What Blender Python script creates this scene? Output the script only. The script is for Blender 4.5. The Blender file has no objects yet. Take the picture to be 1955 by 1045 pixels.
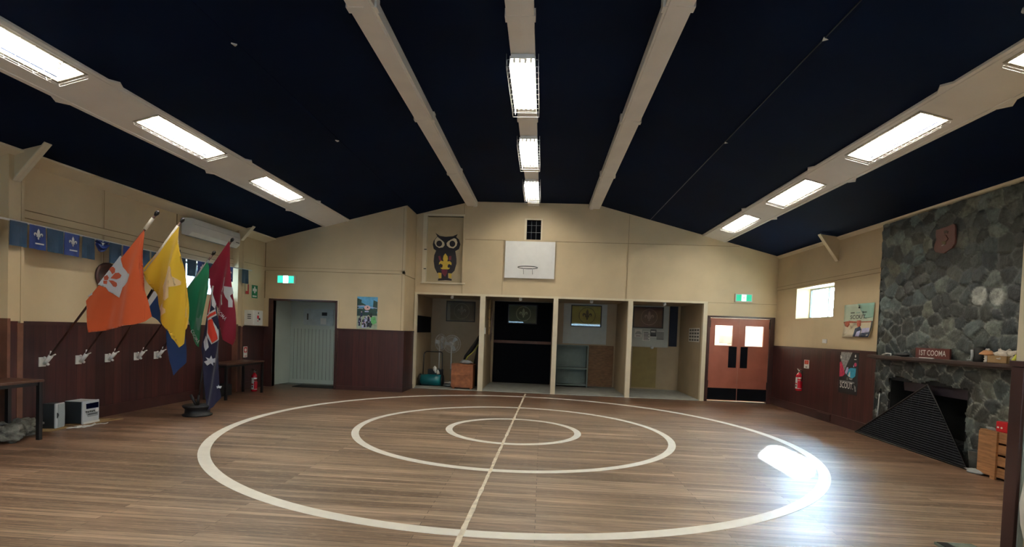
import bpy, bmesh, math, random
import numpy as np
from mathutils import Vector, Matrix
from mathutils.noise import noise as mnoise

# ------------------------------------------------------------------ camera
FPX, CX, CY = 982.1, 974.0, 660.5          # focal length and principal point in pixels of the 1955x1045 frame
YAW, PITCH, ROLL, CAMH = -0.06176, -0.02868, 0.03718, 1.46
_f = Vector((math.sin(YAW)*math.cos(PITCH), math.cos(YAW)*math.cos(PITCH), math.sin(PITCH)))
_r0 = Vector((math.cos(YAW), -math.sin(YAW), 0)); _u0 = _r0.cross(_f)
_r = math.cos(ROLL)*_r0 + math.sin(ROLL)*_u0
_u = -math.sin(ROLL)*_r0 + math.cos(ROLL)*_u0
scene = bpy.context.scene
COL = scene.collection
cam = bpy.data.cameras.new('camera'); camo = bpy.data.objects.new('camera', cam); COL.objects.link(camo)
cam.sensor_fit = 'HORIZONTAL'; cam.sensor_width = 36.0
cam.lens = FPX/1955*36.0
cam.shift_x = (1955/2-CX)/1955
cam.shift_y = (CY-1045/2)/1955
cam.clip_start = 0.05; cam.clip_end = 200
M = Matrix((( _r.x,_u.x,-_f.x,0),( _r.y,_u.y,-_f.y,0),( _r.z,_u.z,-_f.z,CAMH),(0,0,0,1)))
camo.matrix_world = M
scene.camera = camo
# ------------------------------------------------------------------ world, sun, exposure
world = bpy.data.worlds.new('world'); scene.world = world; world.use_nodes = True
wn = world.node_tree.nodes; wl = world.node_tree.links
bg = wn['Background']; bg.inputs['Strength'].default_value = 16.0
bg.inputs['Color'].default_value = (0.55, 0.79, 1.0, 1)
SUND = Vector((2.42, 4.05, 2.25)).normalized()
_tc = wn.new('ShaderNodeTexCoord'); _dp = wn.new('ShaderNodeVectorMath'); _dp.operation = 'DOT_PRODUCT'; _dp.inputs[1].default_value = SUND
wl.new(_tc.outputs['Generated'], _dp.inputs[0])
_mx = wn.new('ShaderNodeMath'); _mx.operation = 'MAXIMUM'; _mx.inputs[1].default_value = 0; wl.new(_dp.outputs['Value'], _mx.inputs[0])
_pw = wn.new('ShaderNodeMath'); _pw.operation = 'POWER'; _pw.inputs[1].default_value = 9; wl.new(_mx.outputs[0], _pw.inputs[0])
_ml = wn.new('ShaderNodeMath'); _ml.operation = 'MULTIPLY_ADD'; _ml.inputs[1].default_value = 270.0; _ml.inputs[2].default_value = 7.0
wl.new(_pw.outputs[0], _ml.inputs[0]); wl.new(_ml.outputs[0], bg.inputs['Strength'])
sun = bpy.data.lights.new('sun', 'SUN'); suno = bpy.data.objects.new('sun', sun); COL.objects.link(suno)
sun.energy = 260.0; sun.angle = math.radians(2.5); sun.color = (0.86, 0.94, 1.0)
suno.rotation_euler = Vector((-2.42, -4.05, -2.25)).to_track_quat('-Z', 'Y').to_euler()
suno.location = (12, 22, 12)
TUBE_STRENGTH = 112.0
scene.view_settings.view_transform = 'Standard'; scene.view_settings.look = 'None'
scene.view_settings.gamma = 1; scene.view_settings.use_curve_mapping = False
scene.view_settings.exposure = 0.42
scene.cycles.use_denoising = True
scene.cycles.max_bounces = 8
scene.cycles.sample_clamp_indirect = 6.0

# ------------------------------------------------------------------ measuring helpers: a pixel of the photo on a known plane
def _ray(x, y): return _f + _r*((x-CX)/FPX) - _u*((y-CY)/FPX)
def aY(x, y, Y): d = _ray(x, y); t = Y/d.y; return Vector((t*d.x, Y, CAMH+t*d.z))
def aX(x, y, X): d = _ray(x, y); t = X/d.x; return Vector((X, t*d.y, CAMH+t*d.z))
def aZ(x, y, Z=0): d = _ray(x, y); t = (Z-CAMH)/d.z; return Vector((t*d.x, t*d.y, Z))

# ------------------------------------------------------------------ materials
def srgb(r, g, b):
    def c(v):
        v /= 255.0
        return v/12.92 if v <= 0.04045 else ((v+0.055)/1.055)**2.4
    return (c(r), c(g), c(b), 1)
def mixcol(nt, fac, a, b, mode='MIX'):
    n = nt.nodes.new('ShaderNodeMix'); n.data_type = 'RGBA'; n.blend_type = mode
    for s, v in ((0, fac), (6, a), (7, b)):
        if hasattr(v, 'is_output'): nt.links.new(v, n.inputs[s])
        else: n.inputs[s].default_value = v
    return n.outputs[2]
def newmat(name):
    m = bpy.data.materials.new(name); m.use_nodes = True
    return m, m.node_tree, m.node_tree.nodes['Principled BSDF']
def mat(name, col, rough=0.6, metal=0.0, var=0.12, scale=6.0, bump=0.0, spec=0.5, trans=0.0, stretch=(1,1,1), coat=0):
    m, nt, b = newmat(name)
    b.inputs['Roughness'].default_value = rough; b.inputs['Metallic'].default_value = metal
    b.inputs['Specular IOR Level'].default_value = spec
    if coat: b.inputs['Coat Weight'].default_value = coat
    tc = nt.nodes.new('ShaderNodeTexCoord'); mp = nt.nodes.new('ShaderNodeMapping')
    mp.inputs['Scale'].default_value = stretch
    nt.links.new(tc.outputs['Object'], mp.inputs['Vector'])
    nz = nt.nodes.new('ShaderNodeTexNoise'); nz.inputs['Scale'].default_value = scale; nz.inputs['Detail'].default_value = 5
    nt.links.new(mp.outputs[0], nz.inputs['Vector'])
    c1 = tuple(max(0, v*(1-var)) for v in col[:3])+(1,); c2 = tuple(min(1, v*(1+var)) for v in col[:3])+(1,)
    rp = nt.nodes.new('ShaderNodeValToRGB')
    rp.color_ramp.elements[0].position = 0.3; rp.color_ramp.elements[1].position = 0.7
    rp.color_ramp.elements[0].color = c1; rp.color_ramp.elements[1].color = c2
    nt.links.new(nz.outputs['Fac'], rp.inputs[0]); nt.links.new(rp.outputs[0], b.inputs['Base Color'])
    if bump:
        bp = nt.nodes.new('ShaderNodeBump'); bp.inputs['Strength'].default_value = bump; bp.inputs['Distance'].default_value = 0.01
        nz2 = nt.nodes.new('ShaderNodeTexNoise'); nz2.inputs['Scale'].default_value = scale*6
        nt.links.new(mp.outputs[0], nz2.inputs['Vector'])
        nt.links.new(nz2.outputs['Fac'], bp.inputs['Height']); nt.links.new(bp.outputs[0], b.inputs['Normal'])
    return m
def emit(name, col, strength):
    m, nt, b = newmat(name)
    b.inputs['Base Color'].default_value = col; b.inputs['Emission Color'].default_value = col
    b.inputs['Emission Strength'].default_value = strength
    return m
def boardsmat(name, cols, width=0.2, rough=0.45, axis='XY', bumpn=0.15, stretch=(7,7,0.5), lo=.65, hi=1.4):
    """vertical boards: each board has its own tone, a dark joint between boards, long grain"""
    m, nt, b = newmat(name)
    N = nt.nodes; L = nt.links
    g = N.new('ShaderNodeNewGeometry'); sp = N.new('ShaderNodeSeparateXYZ'); L.new(g.outputs['Position'], sp.inputs[0])
    ad = N.new('ShaderNodeMath'); ad.operation = 'ADD'
    L.new(sp.outputs['X'], ad.inputs[0]); L.new(sp.outputs['Y'], ad.inputs[1])
    dv = N.new('ShaderNodeMath'); dv.operation = 'DIVIDE'; L.new(ad.outputs[0], dv.inputs[0]); dv.inputs[1].default_value = width
    fl = N.new('ShaderNodeMath'); fl.operation = 'FLOOR'; L.new(dv.outputs[0], fl.inputs[0])
    fr = N.new('ShaderNodeMath'); fr.operation = 'FRACT'; L.new(dv.outputs[0], fr.inputs[0])
    wh = N.new('ShaderNodeTexWhiteNoise'); wh.noise_dimensions = '1D'; L.new(fl.outputs[0], wh.inputs['W'])
    rp = N.new('ShaderNodeValToRGB'); 
    while len(rp.color_ramp.elements) < len(cols): rp.color_ramp.elements.new(0.5)
    for i, c in enumerate(cols):
        rp.color_ramp.elements[i].position = i/(len(cols)-1); rp.color_ramp.elements[i].color = c
    L.new(wh.outputs['Value'], rp.inputs[0])
    mp = N.new('ShaderNodeMapping'); mp.inputs['Scale'].default_value = stretch; L.new(g.outputs['Position'], mp.inputs['Vector'])
    nz = N.new('ShaderNodeTexNoise'); nz.inputs['Scale'].default_value = 3; nz.inputs['Detail'].default_value = 6; L.new(mp.outputs[0], nz.inputs['Vector'])
    mr = N.new('ShaderNodeMapRange'); mr.inputs['From Min'].default_value = .25; mr.inputs['From Max'].default_value = .75
    mr.inputs['To Min'].default_value = lo; mr.inputs['To Max'].default_value = hi; L.new(nz.outputs['Fac'], mr.inputs['Value'])
    c = N.new('ShaderNodeVectorMath'); c.operation = 'SCALE'; L.new(rp.outputs[0], c.inputs[0]); L.new(mr.outputs[0], c.inputs['Scale'])
    gt = N.new('ShaderNodeMath'); gt.operation = 'LESS_THAN'; L.new(fr.outputs[0], gt.inputs[0]); gt.inputs[1].default_value = 0.006/width
    out = mixcol(nt, gt.outputs[0], c.outputs[0], (0.004, 0.002, 0.002, 1))
    L.new(out, b.inputs['Base Color']); b.inputs['Roughness'].default_value = rough
    bp = N.new('ShaderNodeBump'); bp.inputs['Strength'].default_value = bumpn; bp.inputs['Distance'].default_value = 0.01
    L.new(nz.outputs['Fac'], bp.inputs['Height']); L.new(bp.outputs[0], b.inputs['Normal'])
    return m
def floormat():
    m, nt, b = newmat('worn_floor_boards'); N = nt.nodes; L = nt.links
    g = N.new('ShaderNodeNewGeometry')
    br = N.new('ShaderNodeTexBrick'); L.new(g.outputs['Position'], br.inputs['Vector'])
    br.offset = 0.37; br.inputs['Scale'].default_value = 1.0
    br.inputs['Brick Width'].default_value = 2.3; br.inputs['Row Height'].default_value = 0.062
    br.inputs['Mortar Size'].default_value = 0.0022; br.inputs['Mortar Smooth'].default_value = 0.3; br.inputs['Bias'].default_value = 0
    br.inputs['Color1'].default_value = (0, 0, 0, 1); br.inputs['Color2'].default_value = (1, 1, 1, 1)
    br.inputs['Mortar'].default_value = (0.1, 0.1, 0.1, 1)
    rp = N.new('ShaderNodeValToRGB'); e = rp.color_ramp.elements
    e[0].position = 0.0; e[0].color = srgb(120, 98, 80); e[1].position = 1.0; e[1].color = srgb(178, 154, 132)
    for p, c in ((.3, srgb(138, 114, 94)), (.7, srgb(158, 134, 112))):
        q = e.new(p); q.color = c
    L.new(br.outputs['Color'], rp.inputs[0])
    # long streaks along the boards
    mp = N.new('ShaderNodeMapping'); mp.inputs['Scale'].default_value = (1.1, 26, 1); L.new(g.outputs['Position'], mp.inputs['Vector'])
    nz = N.new('ShaderNodeTexNoise'); nz.inputs['Scale'].default_value = 1.6; nz.inputs['Detail'].default_value = 7; nz.inputs['Roughness'].default_value = .62
    L.new(mp.outputs[0], nz.inputs['Vector'])
    r1 = N.new('ShaderNodeMapRange'); r1.inputs['From Min'].default_value = .3; r1.inputs['From Max'].default_value = .7
    r1.inputs['To Min'].default_value = .38; r1.inputs['To Max'].default_value = 1.55; L.new(nz.outputs['Fac'], r1.inputs['Value'])
    # broad worn patches
    mp2 = N.new('ShaderNodeMapping'); mp2.inputs['Scale'].default_value = (0.35, .8, 1); L.new(g.outputs['Position'], mp2.inputs['Vector'])
    nz2 = N.new('ShaderNodeTexNoise'); nz2.inputs['Scale'].default_value = 1.3; nz2.inputs['Detail'].default_value = 3; L.new(mp2.outputs[0], nz2.inputs['Vector'])
    r2 = N.new('ShaderNodeMapRange'); r2.inputs['From Min'].default_value = .3; r2.inputs['From Max'].default_value = .7
    r2.inputs['To Min'].default_value = .64; r2.inputs['To Max'].default_value = 1.3; L.new(nz2.outputs['Fac'], r2.inputs['Value'])
    mu = N.new('ShaderNodeMath'); mu.operation = 'MULTIPLY'; L.new(r1.outputs[0], mu.inputs[0]); L.new(r2.outputs[0], mu.inputs[1])
    # darker towards the walls, away from the middle of the hall
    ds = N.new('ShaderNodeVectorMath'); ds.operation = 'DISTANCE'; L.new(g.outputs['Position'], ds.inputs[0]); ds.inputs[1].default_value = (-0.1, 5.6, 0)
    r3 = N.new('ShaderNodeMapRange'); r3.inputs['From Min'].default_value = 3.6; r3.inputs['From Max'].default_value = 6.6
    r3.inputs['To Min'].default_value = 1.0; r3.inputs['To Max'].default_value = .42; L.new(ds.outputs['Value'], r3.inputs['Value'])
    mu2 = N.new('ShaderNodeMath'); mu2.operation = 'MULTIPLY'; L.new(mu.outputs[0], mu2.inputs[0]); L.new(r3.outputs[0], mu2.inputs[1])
    c = N.new('ShaderNodeVectorMath'); c.operation = 'SCALE'; L.new(rp.outputs[0], c.inputs[0]); L.new(mu2.outputs[0], c.inputs['Scale'])
    # fine scuffs
    mp3 = N.new('ShaderNodeMapping'); mp3.inputs['Scale'].default_value = (3, 30, 1); L.new(g.outputs['Position'], mp3.inputs['Vector'])
    nz3 = N.new('ShaderNodeTexNoise'); nz3.inputs['Scale'].default_value = 4; nz3.inputs['Detail'].default_value = 5; L.new(mp3.outputs[0], nz3.inputs['Vector'])
    r4 = N.new('ShaderNodeMapRange'); r4.inputs['From Min'].default_value = .57; r4.inputs['From Max'].default_value = .70; L.new(nz3.outputs['Fac'], r4.inputs['Value'])
    cc = mixcol(nt, r4.outputs[0], c.outputs[0], srgb(175, 152, 126))
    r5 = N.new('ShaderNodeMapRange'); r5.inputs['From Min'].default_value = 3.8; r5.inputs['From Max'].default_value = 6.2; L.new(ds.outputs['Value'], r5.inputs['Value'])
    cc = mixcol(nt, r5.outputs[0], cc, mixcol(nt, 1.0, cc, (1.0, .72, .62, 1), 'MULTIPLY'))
    cd = mixcol(nt, br.outputs['Fac'], cc, srgb(40, 28, 20))
    L.new(cd, b.inputs['Base Color'])
    rr = N.new('ShaderNodeMapRange'); rr.inputs['To Min'].default_value = .34; rr.inputs['To Max'].default_value = .52; L.new(nz.outputs['Fac'], rr.inputs['Value'])
    L.new(rr.outputs[0], b.inputs['Roughness']); b.inputs['Coat Weight'].default_value = .3; b.inputs['Coat Roughness'].default_value = .40; b.inputs['Specular IOR Level'].default_value = .5
    bp = N.new('ShaderNodeBump'); bp.inputs['Strength'].default_value = .22; bp.inputs['Distance'].default_value = .004
    L.new(nz.outputs['Fac'], bp.inputs['Height']); L.new(bp.outputs[0], b.inputs['Normal'])
    return m
def glassmat():
    m = bpy.data.materials.new('window_glass'); m.use_nodes = True; nt = m.node_tree; nt.nodes.clear()
    o = nt.nodes.new('ShaderNodeOutputMaterial'); mx = nt.nodes.new('ShaderNodeMixShader'); t = nt.nodes.new('ShaderNodeBsdfTransparent')
    gl = nt.nodes.new('ShaderNodeBsdfGlossy'); gl.inputs['Roughness'].default_value = 0.02; mx.inputs[0].default_value = 0.06
    t.inputs['Color'].default_value = (.93, .97, .98, 1)
    nt.links.new(t.outputs[0], mx.inputs[1]); nt.links.new(gl.outputs[0], mx.inputs[2]); nt.links.new(mx.outputs[0], o.inputs[0])
    return m
def clothmat(name, col, trans=0.25):
    m, nt, b = newmat(name)
    b.inputs['Roughness'].default_value = .75; b.inputs['Base Color'].default_value = col
    b.inputs['Sheen Weight'].default_value = .3
    t = nt.nodes.new('ShaderNodeBsdfTranslucent'); t.inputs['Color'].default_value = col
    mx = nt.nodes.new('ShaderNodeMixShader'); mx.inputs[0].default_value = trans
    o = nt.nodes['Material Output']
    nt.links.new(b.outputs[0], mx.inputs[1]); nt.links.new(t.outputs[0], mx.inputs[2]); nt.links.new(mx.outputs[0], o.inputs[0])
    wv = nt.nodes.new('ShaderNodeTexNoise'); wv.inputs['Scale'].default_value = 90
    tc = nt.nodes.new('ShaderNodeTexCoord'); nt.links.new(tc.outputs['Object'], wv.inputs['Vector'])
    bp = nt.nodes.new('ShaderNodeBump'); bp.inputs['Strength'].default_value = .08; nt.links.new(wv.outputs['Fac'], bp.inputs['Height'])
    nt.links.new(bp.outputs[0], b.inputs['Normal'])
    return m
def stonemat(name):
    m, nt, b = newmat(name); N = nt.nodes; L = nt.links
    at = N.new('ShaderNodeAttribute'); at.attribute_name = 'stone_tone'
    tc = N.new('ShaderNodeTexCoord')
    nz = N.new('ShaderNodeTexNoise'); nz.inputs['Scale'].default_value = 9; nz.inputs['Detail'].default_value = 8; nz.inputs['Roughness'].default_value = .7
    L.new(tc.outputs['Object'], nz.inputs['Vector'])
    mr = N.new('ShaderNodeMapRange'); mr.inputs['From Min'].default_value = .3; mr.inputs['From Max'].default_value = .7
    mr.inputs['To Min'].default_value = .30; mr.inputs['To Max'].default_value = 2.1; L.new(nz.outputs['Fac'], mr.inputs['Value'])
    c = N.new('ShaderNodeVectorMath'); c.operation = 'SCALE'; L.new(at.outputs['Color'], c.inputs[0]); L.new(mr.outputs[0], c.inputs['Scale'])
    L.new(c.outputs[0], b.inputs['Base Color']); b.inputs['Roughness'].default_value = .62
    n2 = N.new('ShaderNodeTexNoise'); n2.inputs['Scale'].default_value = 38; n2.inputs['Detail'].default_value = 5; L.new(tc.outputs['Object'], n2.inputs['Vector'])
    bp = N.new('ShaderNodeBump'); bp.inputs['Strength'].default_value = .6; bp.inputs['Distance'].default_value = .012
    L.new(n2.outputs['Fac'], bp.inputs['Height']); L.new(bp.outputs[0], b.inputs['Normal'])
    return m

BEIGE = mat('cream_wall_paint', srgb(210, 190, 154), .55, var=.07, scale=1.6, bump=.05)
BEIGE2 = mat('pale_cream_gloss_paint', srgb(226, 214, 186), .4, var=.05, scale=3)
CREAMW = mat('off_white_ceiling_board', srgb(238, 234, 224), .5, var=.05, scale=2)
NAVY = mat('midnight_blue_ceiling', srgb(3, 16, 40), .85, var=.3, scale=.7, spec=.08)
WAINS = boardsmat('dark_stained_boards', [srgb(44, 19, 20), srgb(64, 30, 29), srgb(52, 24, 24), srgb(74, 38, 36)], .15, .42)
WTRIM = mat('dark_stained_trim', srgb(56, 30, 29), .4, var=.25, scale=5, stretch=(1, 1, .3))
WOODEDGE = mat('bare_orange_wood_edge', srgb(104, 68, 52), .5, var=.2)
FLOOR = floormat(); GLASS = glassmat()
WHITE = mat('white_enamel', srgb(235, 235, 232), .35, var=.03)
ALU = mat('grey_aluminium_frame', srgb(120, 124, 124), .45, metal=.3, var=.05)
WPLAS = mat('white_plastic', srgb(228, 228, 224), .4, var=.04)
GPLAS = mat('grey_plastic', srgb(150, 155, 158), .4, var=.06)
DPLAS = mat('dark_grey_plastic', srgb(40, 46, 50), .5, var=.1)
BLACK = mat('black_metal', srgb(14, 14, 16), .5, var=.2)
BLACKP = mat('black_painted_panel', srgb(4, 6, 14), .85, var=.2, spec=.12)
STEEL = mat('brushed_steel', srgb(165, 165, 165), .35, metal=.9, var=.08)
GALV = mat('galvanised_metal', srgb(120, 128, 130), .45, metal=.7, var=.2, scale=12)
RED = mat('signal_red', srgb(190, 24, 38), .35, var=.05)
GREEN = mat('safety_green', srgb(0, 120, 78), .4, var=.05)
TUBE = emit('fluorescent_tube', (1.0, .93, .80, 1), TUBE_STRENGTH)
TUBE2 = emit('fluorescent_tube_dim', (1.0, .93, .80, 1), TUBE_STRENGTH*.46)  # dimmer tube; the extra ones per fitting stand in for reflector glow
LINE = mat('cream_line_paint', srgb(247, 244, 234), .4, var=.04, scale=9)
TAPE = mat('cream_floor_tape', srgb(236, 224, 204), .5, var=.22, scale=14)
PINE = mat('varnished_pine', srgb(162, 116, 78), .55, var=.35, scale=5, stretch=(1, 1, 8))
STONE = stonemat('rough_field_stone')
INK = mat('black_ink', srgb(30, 30, 34), .6, var=.05)
PAPER = mat('white_paper', srgb(228, 228, 222), .6, var=.03)
CONC = mat('pale_concrete', srgb(150, 152, 146), .75, var=.15, scale=5, bump=.15)
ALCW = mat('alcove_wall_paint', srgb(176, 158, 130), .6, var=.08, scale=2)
BROWND = mat('red_brown_door_paint', srgb(158, 92, 76), .42, var=.14, scale=3, bump=.04)

# ------------------------------------------------------------------ mesh builder
class MB:
    def __init__(s): s.v = []; s.f = []; s.mi = []; s.mats = []; s.smooth = []
    def _m(s, m):
        if m not in s.mats: s.mats.append(m)
        return s.mats.index(m)
    def add(s, vs, fs, m, sm=False):
        o = len(s.v); s.v += [tuple(v) for v in vs]; i = s._m(m)
        for f in fs: s.f.append([o+k for k in f]); s.mi.append(i); s.smooth.append(sm)
        return s
    def box(s, x0, x1, y0, y1, z0, z1, m):
        x0, x1 = min(x0, x1), max(x0, x1); y0, y1 = min(y0, y1), max(y0, y1); z0, z1 = min(z0, z1), max(z0, z1)
        v = [(x0,y0,z0),(x1,y0,z0),(x1,y1,z0),(x0,y1,z0),(x0,y0,z1),(x1,y0,z1),(x1,y1,z1),(x0,y1,z1)]
        return s.add(v, [(0,3,2,1),(4,5,6,7),(0,1,5,4),(1,2,6,5),(2,3,7,6),(3,0,4,7)], m)
    def prism(s, pts, vec, m):
        pts = [Vector(p) for p in pts]; vec = Vector(vec); n = len(pts)
        v = pts+[p+vec for p in pts]
        f = [list(range(n))[::-1], list(range(n, 2*n))]+[(i, (i+1) % n, n+(i+1) % n, n+i) for i in range(n)]
        return s.add(v, f, m)
    def tube(s, pts, r, m, n=8, cap=True):
        pts = [Vector(p) for p in pts]; rs = r if isinstance(r, (list, tuple)) else [r]*len(pts)
        v = []; f = []; up = None
        for i, p in enumerate(pts):
            d = (pts[min(i+1, len(pts)-1)]-pts[max(i-1, 0)]).normalized()
            if up is None:
                up = Vector((0, 0, 1)) if abs(d.z) < .9 else Vector((1, 0, 0))
            a = d.cross(up).normalized(); b = a.cross(d).normalized(); up = b
            for k in range(n):
                t = 2*math.pi*k/n; v.append(p+(a*math.cos(t)+b*math.sin(t))*rs[i])
        for i in range(len(pts)-1):
            for k in range(n):
                f.append((i*n+k, i*n+(k+1) % n, (i+1)*n+(k+1) % n, (i+1)*n+k))
        if cap: f.append(list(range(n))[::-1]); f.append([(len(pts)-1)*n+k for k in range(n)])
        return s.add(v, f, m, True)
    def lathe(s, c, prof, m, n=24, axis=(0, 0, 1)):
        c = Vector(c); ax = Vector(axis).normalized(); up = Vector((0, 0, 1)) if abs(ax.z) < .9 else Vector((1, 0, 0))
        a = ax.cross(up).normalized(); b = ax.cross(a).normalized(); v = []; f = []
        for r, h in prof:
            for k in range(n):
                t = 2*math.pi*k/n; v.append(c+ax*h+(a*math.cos(t)+b*math.sin(t))*max(r, 1e-4))
        for i in range(len(prof)-1):
            for k in range(n): f.append((i*n+k, i*n+(k+1) % n, (i+1)*n+(k+1) % n, (i+1)*n+k))
        f.append(list(range(n))[::-1]); f.append([(len(prof)-1)*n+k for k in range(n)])
        return s.add(v, f, m, True)
    def ball(s, c, r, m, n=12, sc=(1, 1, 1), rough=0.0, seed=0):
        v = []; f = []; h = n//2
        for i in range(h+1):
            ph = math.pi*i/h
            for k in range(n):
                t = 2*math.pi*k/n; d = Vector((math.sin(ph)*math.cos(t), math.sin(ph)*math.sin(t), math.cos(ph)))
                q = 1+rough*(mnoise(d*1.7+Vector((seed, 0, 0)))+.55*mnoise(d*4.3+Vector((0, seed, 0)))+.3*mnoise(d*9+Vector((0, 0, seed))))
                v.append((c[0]+d.x*r*sc[0]*q, c[1]+d.y*r*sc[1]*q, c[2]+d.z*r*sc[2]*q))
        for i in range(h):
            for k in range(n): f.append((i*n+k, (i+1)*n+k, (i+1)*n+(k+1) % n, i*n+(k+1) % n))
        return s.add(v, f, m, True)
    def flat(s, fr, pts, m, off=0.001, th=0):
        """polygon drawn in frame fr=(origin,u,v): pts are (a,b); faces along u x v"""
        o, u, w = fr; n = u.cross(w).normalized()
        p = [o+u*a+w*b+n*off for a, b in pts]
        if th: return s.prism(p, -n*th, m)
        return s.add(p, [list(range(len(p)))], m)
    def text(s, fr, txt, size, m, at=(0, 0), off=.002, align='CENTER', sx=1.0, depth=0):
        vs, fs = textmesh(txt, align)
        o, u, w = fr; n = u.cross(w).normalized()
        return s.add([o+u*(at[0]+v[0]*size*sx)+w*(at[1]+v[1]*size)+n*off for v in vs], fs, m)
_tc = {}
def textmesh(t, align):
    if (t, align) in _tc: return _tc[(t, align)]
    cu = bpy.data.curves.new('t', 'FONT'); cu.body = t; cu.align_x = align; cu.align_y = 'CENTER'; cu.size = 1.35; cu.resolution_u = 2; cu.offset = 0.012
    ob = bpy.data.objects.new('t', cu); COL.objects.link(ob)
    dg = bpy.context.evaluated_depsgraph_get(); dg.update()
    me = bpy.data.meshes.new_from_object(ob.evaluated_get(dg))
    vs = [tuple(v.co) for v in me.vertices]; fs = [list(p.vertices) for p in me.polygons]
    bpy.data.objects.remove(ob); bpy.data.curves.remove(cu); bpy.data.meshes.remove(me)
    _tc[(t, align)] = (vs, fs); return vs, fs
ROOT = {}
def obj(name, mb, parent=None, bevel=0, label=None, cat=None, group=None, kind=None, origin=None, solid=0):
    me = bpy.data.meshes.new(name)
    if parent is not None: org = ROOT[parent.name]
    elif origin is not None: org = Vector(origin)
    else:
        a = np.array(mb.v); org = Vector(((a[:,0].min()+a[:,0].max())/2, (a[:,1].min()+a[:,1].max())/2, a[:,2].min()))
    me.from_pydata([Vector(v)-org for v in mb.v], [], mb.f)
    for m in mb.mats: me.materials.append(m)
    me.polygons.foreach_set('material_index', mb.mi); me.polygons.foreach_set('use_smooth', mb.smooth)
    me.update()
    o = bpy.data.objects.new(name, me); COL.objects.link(o)
    if parent is not None: o.parent = parent
    else: o.location = org
    ROOT[o.name] = org
    if bevel:
        b = o.modifiers.new('bevel', 'BEVEL'); b.width = bevel; b.segments = 2; b.limit_method = 'ANGLE'
    if solid:
        sm = o.modifiers.new('solidify', 'SOLIDIFY'); sm.thickness = solid; sm.offset = 0
    if label: o['label'] = label
    if cat: o['category'] = cat
    if group: o['group'] = group
    if kind: o['kind'] = kind
    return o
def thing(name, label, cat, loc, group=None):
    o = bpy.data.objects.new(name, None); COL.objects.link(o); o.location = loc
    o.empty_display_size = .1; ROOT[o.name] = Vector(loc)
    o['label'] = label; o['category'] = cat
    if group: o['group'] = group
    return o
def struct(name, mb, parent=None, **k):
    return obj(name, mb, parent, kind=None if parent is not None else 'structure', **k)
def dup(root, loc, label, rot=None):
    r = root.copy(); COL.objects.link(r); r.location = loc; r['label'] = label
    if rot is not None: r.rotation_euler = rot
    for ch in list(root.children):
        c = ch.copy(); COL.objects.link(c); c.parent = r
        for g in list(ch.children):
            d = g.copy(); COL.objects.link(d); d.parent = c
    return r
def frame_on(o, u, v): return (Vector(o), Vector(u).normalized(), Vector(v).normalized())
EX, EY, EZ = Vector((1,0,0)), Vector((0,1,0)), Vector((0,0,1))
def ell(cx, cy, rx, ry, n=20, a0=0, a1=360):
    return [(cx+rx*math.cos(math.radians(a0+(a1-a0)*k/n)), cy+ry*math.sin(math.radians(a0+(a1-a0)*k/n))) for k in range(n if a1-a0 == 360 else n+1)]

# ------------------------------------------------------------------ the hall: dimensions
XL, XR, YB, YL = -6.32, 5.34, 12.19, 11.32
XRET = -3.10; Y0 = -4.0; ZW = 1.36; YALC = 14.2
PROF = [(XL, 3.297), (-3.14, 4.150), (-1.80, 4.49), (1.12, 4.49), (XR, 3.387)]
def zc(x):
    for (a, za), (b, zb) in zip(PROF, PROF[1:]):
        if a-1e-6 <= x <= b+1e-6: return za+(zb-za)*(x-a)/(b-a)
    return 3.3
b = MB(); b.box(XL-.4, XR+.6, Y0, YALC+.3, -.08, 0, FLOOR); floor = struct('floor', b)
FXL = (-4.60, (4.10, 6.29, 8.60, 1.8, -.5)); FXR = (3.815, (3.86, 6.06, 8.32, 10.53, 1.6, -.6))
HW, HL = .142, .625
HOLES = [(cx-HW, cx+HW, y-HL, y+HL) for cx, ys in (FXL, FXR) for y in ys]
def panel_cells(b, x0, x1, zlo, zhi, m):
    """sheet following the ceiling slope between x0 and x1, with the openings for the fittings cut out"""
    xs = sorted({x0, x1}|{v for h in HOLES for v in h[:2] if x0 < v < x1}|{p[0] for p in PROF if x0 < p[0] < x1})
    for a, c in zip(xs, xs[1:]):
        ys = sorted({Y0, YB+.0}|{v for h in HOLES if h[0]-1e-6 <= a and c <= h[1]+1e-6 for v in h[2:]})
        for u, w in zip(ys, ys[1:]):
            if any(h[0]-1e-6 <= a and c <= h[1]+1e-6 and h[2]-1e-6 <= u and w <= h[3]+1e-6 for h in HOLES): continue
            b.prism([(a, u, zc(a)+zlo), (c, u, zc(c)+zlo), (c, u, zc(c)+zhi), (a, u, zc(a)+zhi)], (0, w-u, 0), m)
b = MB(); panel_cells(b, XL, XR, 0, .02, NAVY); ceiling = struct('ceiling', b)
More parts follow.
